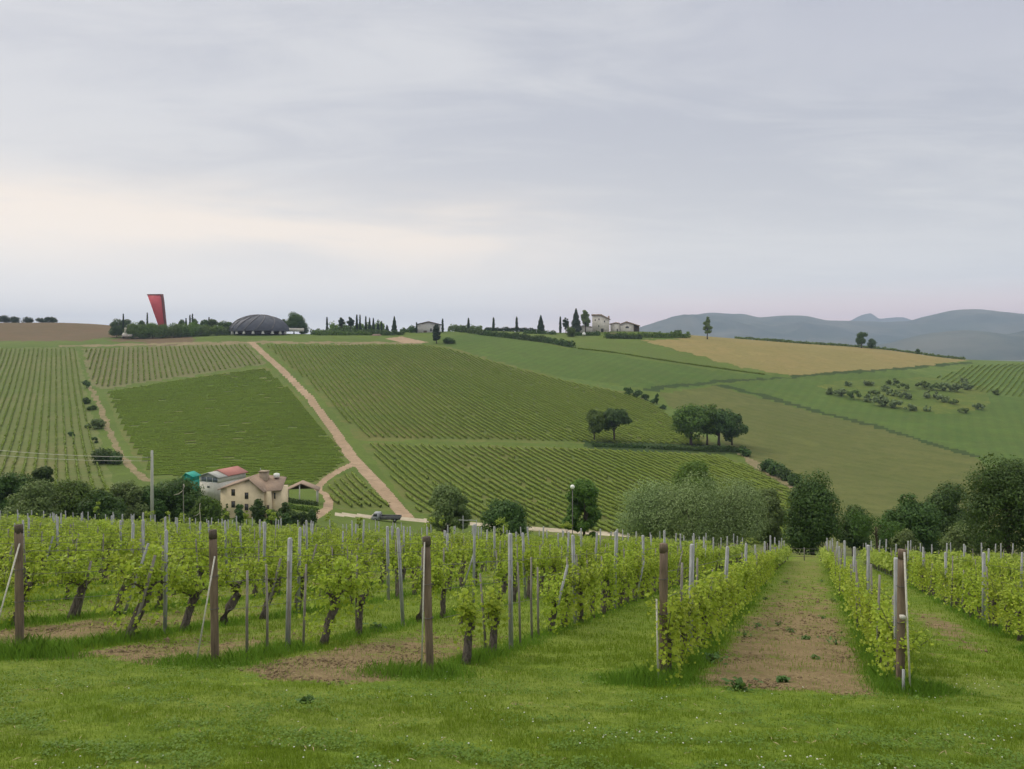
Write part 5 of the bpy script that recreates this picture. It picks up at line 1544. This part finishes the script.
# --- utility pole with wires
x, y, z = at(152, 110); zt = (HZ - 450.5) / F * 110
root = empty('utility_pole', (x, y, z), label='tall pale concrete utility pole beyond the left part of the vineyard', cat='utility pole')
MB().tube([(0, 0, -.4), (0, 0, (zt - z) * .5), (0, 0, zt - z)], [.24, .21, .17], 14).build('shaft', 'concrete', root, smooth=True)
MB().tube([(-.05, -.2, zt - z - .9), (-.45, -.2, zt - z - .9)], [.035, .035], 6).tube([(-.05, -.2, zt - z - 1.4), (-.45, -.2, zt - z - 1.4)], [.035, .035], 6).build('insulator_arm', 'wire', root)
MB().box(-.2, .2, -.03, .03, zt - z - .5, zt - z - .38).build('top_band', 'wire', root)


def wire_line(a, b, sag, r, lab):
    a = Vector(a); b = Vector(b); pts = []
    for i in range(13):
        q = i / 12; pts.append(a.lerp(b, q) - a - Vector((0, 0, 4 * sag * q * (1 - q))))
    o = MB().tube(pts, [r] * 13, 5).build('overhead_wire', 'cord'); o.location = a
    return add_prop(o, lab, 'wire')


wire_line((x - .45, y - .2, zt - .9), (x - 62, y + 14, zt + 3.4), 1.5, .028, 'upper overhead wire running from the utility pole to the left')
wire_line((x - .45, y - .2, zt - 1.4), (x - 62, y + 14, zt + 2.6), 1.6, .024, 'lower overhead wire running from the utility pole to the left')
# --- bare sapling
x, y, z = at(183.3, 105); zt = (HZ - 484) / F * 105 - z
root = empty('bare_sapling', (x, y, z), label='dead bare sapling with one pale branch curving down to the left', cat='dead tree')
MB().tube([(0, 0, -.2), (.03, 0, zt * .5), (-.02, 0, zt)], [.07, .05, .03], 7).build('trunk', 'grey_stake', root)
MB().tube([(.06, 0, zt), (.12, 0, zt - .35), (-.1, 0, zt - .9), (-.6, 0, zt - 1.3), (-1.25, 0, zt - 1.45)], [.05, .07, .06, .05, .03], 7).build('branch', 'bare_branch', root)
x, y, z = at(198.5, 96); zt = (HZ - 503) / F * 96 - z
root = empty('bare_sapling', (x, y, z), label='short dead stick with a hooked tip left of the farmhouse', cat='dead tree')
MB().tube([(.4, 0, -.2), (.2, 0, zt * .6), (.12, 0, zt * .85), (.2, 0, zt)], [.05, .04, .04, .03], 6).build('trunk', 'bare_branch', root)
MB().tube([(.16, 0, zt * .7), (-.15, 0, zt * .62), (-.6, 0, zt * .58)], [.03, .03, .015], 6).build('branch', 'bare_branch', root)
# --- globe lamp
x, y, z = at(572.5, 100); zt = (HZ - 489) / F * 100 - z
root = empty('globe_lamp', (x, y, z), label='white globe lamp on a dark post before the upright green tree', cat='lamp post')
MB().tube([(0, 0, -.3), (0, 0, .6), (0, 0, zt - .1)], [.09, .055, .045], 10).build('lamp_post', 'wire', root)
MB().tube([(0, 0, zt - .1), (0, 0, zt - .02)], [.12, .16], 12).build('globe_holder', 'wire', root)
bm_pts = [(0, 0, zt + .26 - .28 * math.cos(a)) for a in np.linspace(.12, 3.02, 12)]
MB().tube(bm_pts, [.28 * math.sin(a) for a in np.linspace(.12, 3.02, 12)], 18).build('globe', 'globe_white', root, smooth=True)
# --- two short white gate posts with bars (left of the white road)
x, y, z = at(466, 96)
root = empty('pipe_frame', (x, y, z), label='low pale pipe frame poking up left of the low wide dark tree', cat='frame')
zt = (HZ - 520) / F * 96 - z
for q in (-.35, 1.25): MB().tube([(q, 0, -.2), (q, 0, zt + (.5 if q < 0 else 0))], [.045, .045], 8).build('post', 'pale_post', root)
MB().tube([(-.9, 0, zt), (-.1, 0, zt - .05), (.6, 0, zt - .02), (1.25, 0, zt - .1)], [.045] * 4, 8).build('bar', 'pale_post', root)

# ------------------------------------------------------------------ hilltop monuments and houses
# --- red sculpture
Yr = 722.0; s = Yr / F; x, y, z = at(162.5, Yr)
root = empty('red_sculpture', (x, y, z), R(-7), label='tall red wedge-shaped steel sculpture, narrow at the foot and wide on top', cat='sculpture')
P_ = lambda px, py: ((px - 162.5) * s, (HZ - py) / F * Yr - z)
edge = [P_(146.2, 294.6), P_(161.2, 294.6), P_(162.2, 300), P_(165.2, 327.5), P_(166.2, 338), P_(160.5, 338), P_(158.3, 326.5), P_(151, 307)][::-1]
MB().prism(edge, 0, 2.6).build('wedge_body', 'sculpture_red', root)
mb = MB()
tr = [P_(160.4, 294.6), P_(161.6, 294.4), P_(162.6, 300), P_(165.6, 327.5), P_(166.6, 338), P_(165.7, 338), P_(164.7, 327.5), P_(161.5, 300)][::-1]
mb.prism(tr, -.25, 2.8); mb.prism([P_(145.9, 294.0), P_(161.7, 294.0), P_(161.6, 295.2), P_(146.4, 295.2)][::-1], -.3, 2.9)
mb.build('shaded_edge', 'sculpture_edge_shade', root)  # side and top strips, their shade painted as a darker red-brown
# --- dome
Yd = 712.0; s = Yd / F; x, y, z = at(259.5, Yd)
root = empty('domed_winery', (x, y, (HZ - 333.2) / F * Yd), label='low dark ribbed dome like a tortoise shell on white supports', cat='dome')
a_, b_, Hd, z0 = 26.2, 19.0, 14.0, 2.0
U_, V_ = np.meshgrid(np.linspace(0, 2 * math.pi, 73), np.linspace(0, 1, 25))
prof_r = np.cos(V_ * math.pi / 2) ** .88; prof_z = np.sin(V_ * math.pi / 2) ** 1.05
plate = .35 * (np.floor(U_ * 6.2 + V_ * 5) % 2)
Vx = np.stack([a_ * np.cos(U_) * prof_r, b_ * np.sin(U_) * prof_r, z0 + Hd * prof_z - .0 + plate * np.sin(V_ * math.pi)], -1).reshape(-1, 3)
ii = np.arange(24)[:, None] * 73 + np.arange(72)[None, :]
q = np.stack([ii, ii + 1, ii + 74, ii + 73], -1).reshape(-1, 4)
mk_obj('dome_shell', mk_mesh('dome_shell', Vx, [q], 'copper_shell', smooth=False), root)
for i, (u0, u1, v0) in enumerate([(3.5, 4.6, .0), (3.75, 4.9, .0), (4.05, 5.2, .0), (4.4, 5.6, .0), (4.8, 6.0, .0), (5.3, 6.5, 0)]):
    pts = []
    for q_ in np.linspace(0, 1, 11):
        u_ = u0 + (u1 - u0) * q_ * .55; v_ = v0 + .97 * q_
        pr_, pz_ = math.cos(v_ * math.pi / 2) ** .88, math.sin(v_ * math.pi / 2) ** 1.05
        pts.append((a_ * math.cos(u_) * pr_ * 1.005, b_ * math.sin(u_) * pr_ * 1.005, z0 + Hd * pz_ + .45))
    MB().tube(pts, [.34] * 11, 6).build('rib', 'shell_seam', root)
MB().tube([(0, 0, -1), (0, 0, 2.2)], [15.5, 15.5], 40).build('under_dome_shade', 'dark_void', root).scale = (1.45, 1.0, 1)  # near-black filler, paints the shade in the gap below the shell
MB().tube([(a_ * math.cos(u_), b_ * math.sin(u_), z0) for u_ in np.linspace(0, 2 * math.pi, 60)], [.42] * 60, 6).build('eaves_rim', 'copper_shell', root)
for i, u_ in enumerate(np.linspace(math.pi * 1.06, math.pi * 1.94, 9)):
    cx_, cy_ = a_ * .93 * math.cos(u_), b_ * .93 * math.sin(u_)
    MB().prism([(cx_ - 1.3, -1.0), (cx_ + 1.3, -1.0), (cx_ + .55, 2.0), (cx_ - .55, 2.0)], cy_ - .5, cy_ + .5).build('support', 'white_paint', root)
# white wall right of the dome
x, y, z = at(293, 728)
o = MB().box(-10, 10, -.3, .3, -3, 0).build('garden_wall', 'white_plaster'); o.location = (x, y, (HZ - 328.2) / F * 728); add_prop(o, 'long low white wall under the large tree right of the dome', 'wall')
# white kiln-like shape left of the sculpture
x, y, z = at(125, 700); root = empty('white_shrine', (x, y, (HZ - 335.3) / F * 700), label='small white bottle-shaped monument below the trees left of the sculpture', cat='monument')
MB().tube([(0, 0, -1), (0, 0, 1.2), (0, 0, 2.4)], [2.6, 2.2, .9], 14).build('base', 'white_plaster', root, smooth=True)
MB().tube([(.2, 0, 2.3), (.2, 0, 4.0), (.6, 0, 6.6)], [.9, .7, 1.0], 12).build('neck', 'white_plaster', root, smooth=True)
MB().box(1.5, 6.2, -1, 1, -1, .9).build('side_block', 'white_plaster', root)
# stone hut
Yh = 700.0; s = Yh / F; x, y, z = at(376, Yh); root = empty('stone_hut', (x, y, (HZ - 341.8) / F * Yh), R(8), label='pinkish stone hut with a dark opening at the foot of the mound', cat='hut')
mb = MB(); mb.box(-4.6, -3.0, 0, 6, -1, 5); mb.box(3.3, 5.0, 0, 6, -1, 5); mb.box(-3, 3.3, 0, 6, 3.3, 5); mb.box(-.4, .5, 0, 6, -1, 3.3); mb.box(-3, 3.3, 5.6, 6, -1, 3.3); mb.build('wall', 'pink_stone', root)
MB().prism([(-5, 5.0), (5.3, 5.0), (3.4, 6.8), (-2.2, 6.8)], -.3, 6.4).build('roof', 'pink_stone', root)
MB().box(-3, 3.3, 5.3, 5.55, -1, 3.3).build('opening_shade', 'dark_void', root)  # near-black sheet painted as the shade inside the hut
x, y, z = at(357, 712); o = MB().box(-8, 8, -.4, .4, -2, .0).build('retaining_wall', 'white_plaster'); o.location = (x, y, (HZ - 335.2) / F * 712); add_prop(o, 'pale low wall on the mound left of the pinkish hut', 'wall')
# barn
Yb = 735.0; s = Yb / F; x, y, z = at(428.5, Yb); root = empty('stone_barn', (x, y, (HZ - 334) / F * Yb), R(3), label='grey-white gabled barn on the ridge behind the dark oval tree', cat='barn')
hw = 10.3
MB().prism([(-hw, -3), (hw, -3), (hw, 8.6), (0, 11.0), (-hw, 8.6)], 0, 20).build('wall', 'grey_plaster', root)
MB().prism([(-hw - .8, 8.4), (0, 11.0), (hw + .8, 8.4), (hw + .8, 9.1), (0, 11.8), (-hw - .8, 9.1)], -.7, 20.7).build('roof', 'wood_frame', root)
MB().box(1.5, 3.0, -.12, .02, 2.5, 5.2).build('window', 'dark_glass', root)
MB().box(-4.6, -1.6, -.12, .02, -.5, 3.2).build('door', 'wood_frame', root)
# white house, tall
Yw = 745.0; s = Yw / F; x, y, z = at(600, Yw); root = empty('white_house', (x, y, (HZ - 331.5) / F * Yw), R(-6), label='tall whitish house with a sloping roof beside the spruce on the hilltop', cat='house')
Q = lambda px, py: ((px - 600) * s, (331.5 - py) * s)
mb = MB(); mb.prism([Q(592.3, 335), Q(609.3, 335), Q(609.3, 319.3), Q(601, 315.2), Q(592.3, 315.2)], 0, 11); mb.build('wall', 'white_plaster', root)
mb = MB(); mb.prism([Q(591.5, 315.4), Q(601, 315.4), Q(610.3, 319.8), Q(610.3, 319.0), Q(601.2, 314.2), Q(591.5, 314.2)], -.8, 11.8); rf = mb.build('roof', 'roof_tiles', root)
MB().box(*[Q(608.0, 0)[0], Q(609.5, 0)[0]], 3, 4.4, Q(0, 319)[1], Q(0, 315.8)[1]).build('chimney', 'pink_stone', rf)
for a, b in ((595.2, 320), (599, 319.3), (604.5, 321.5), (598.8, 326)):
    q_ = Q(a, b); MB().box(q_[0] - .5, q_[0] + .5, -.1, .02, q_[1] - .8, q_[1] + .8).build('window', 'dark_glass', root)
MB().box(Q(601, 0)[0], Q(603.5, 0)[0], -.12, .02, -1, 2.8).build('doorway', 'dark_void', root)
mb = MB(); mb.prism([Q(577, 333), Q(592.2, 333), Q(592.2, 327.2), Q(583, 325.8), Q(577, 328.4)], -2, 7); mb.build('low_wing', 'white_plaster', root)
mb = MB(); mb.prism([Q(576.4, 328.6), Q(583, 325.9), Q(592.2, 327.2), Q(592.2, 326.5), Q(583, 325.1), Q(576.4, 327.8)], -2.6, 7.6); mb.build('wing_roof', 'grey_plaster', root)
x, y, z = at(624, 748); root = empty('low_white_house', (x, y, (HZ - 332.5) / F * 748), R(-4), label='low white gabled house with a dark round-topped window right of the tall one', cat='house')
s = 748 / F; Q = lambda px, py: ((px - 624) * s, (332.5 - py) * s)
mb = MB(); mb.prism([Q(620.6, 336), Q(633.6, 336), Q(633.6, 324.6), Q(626.5, 322.2), Q(620.6, 324.6)], 0, 12); mb.prism([Q(611, 336), Q(620.5, 336), Q(620.5, 323.6), Q(616, 322.8), Q(611, 324.4)], 1.5, 11); mb.build('wall', 'white_plaster', root)
mb = MB(); mb.prism([Q(620, 324.6), Q(626.5, 322.3), Q(640, 326.4), Q(640, 325.6), Q(626.5, 321.2), Q(620, 323.7)], -.9, 12.6); mb.prism([Q(610, 324.5), Q(616, 322.9), Q(620, 323.6), Q(620, 322.8), Q(616, 322.0), Q(610, 323.6)], 1, 11.6); mb.build('roof', 'roof_tiles', root)
aw = [Q(627.2 + 1.7 * math.cos(t_), 327.6 - 1.5 * math.sin(t_)) for t_ in np.linspace(0, math.pi, 9)] + [Q(625.5, 328.2), Q(628.9, 328.2)]
MB().prism(aw[::-1], -.12, .02).build('arched_window', 'dark_glass', root)
MB().box(*[Q(616.8, 0)[0], Q(618, 0)[0]], 1.38, 1.52, -.5, 3.4).build('door', 'dark_void', root)
MB().prism([Q(634, 336), Q(639, 336), Q(639, 326.3), Q(634, 325.0)], 4, 10).build('porch_room', 'wood_frame', root)
for q_ in (634.6, 638.8): a = Q(q_, 0)[0]; MB().box(a - .3, a + .3, -.2, .4, -2, Q(0, 326)[1]).build('porch_pillar', 'wood_frame', root)
x, y, z = at(584, 700); o = MB().box(-1.2, 1.4, 0, 4.2, -.5, 1.5).prism([(-.9, 1.5), (1.1, 1.5), (.8, 2.3), (-.6, 2.3)], .8, 3.2).build('parked_car', 'white_paint'); o.location = (x, y, (HZ - 334.6) / F * 700); add_prop(o, 'small white car parked below the low wing of the white house', 'car')
x, y, z = at(613, 700); o = MB().box(-3.8, 3.8, -.3, .3, -1.5, 1.4).box(-3.9, 3.9, -.36, .36, 1.4, 1.6).build('garden_wall', 'pink_stone'); o.location = (x, y, (HZ - 334.6) / F * 700); add_prop(o, 'brownish terrace wall in front of the low white house', 'wall')
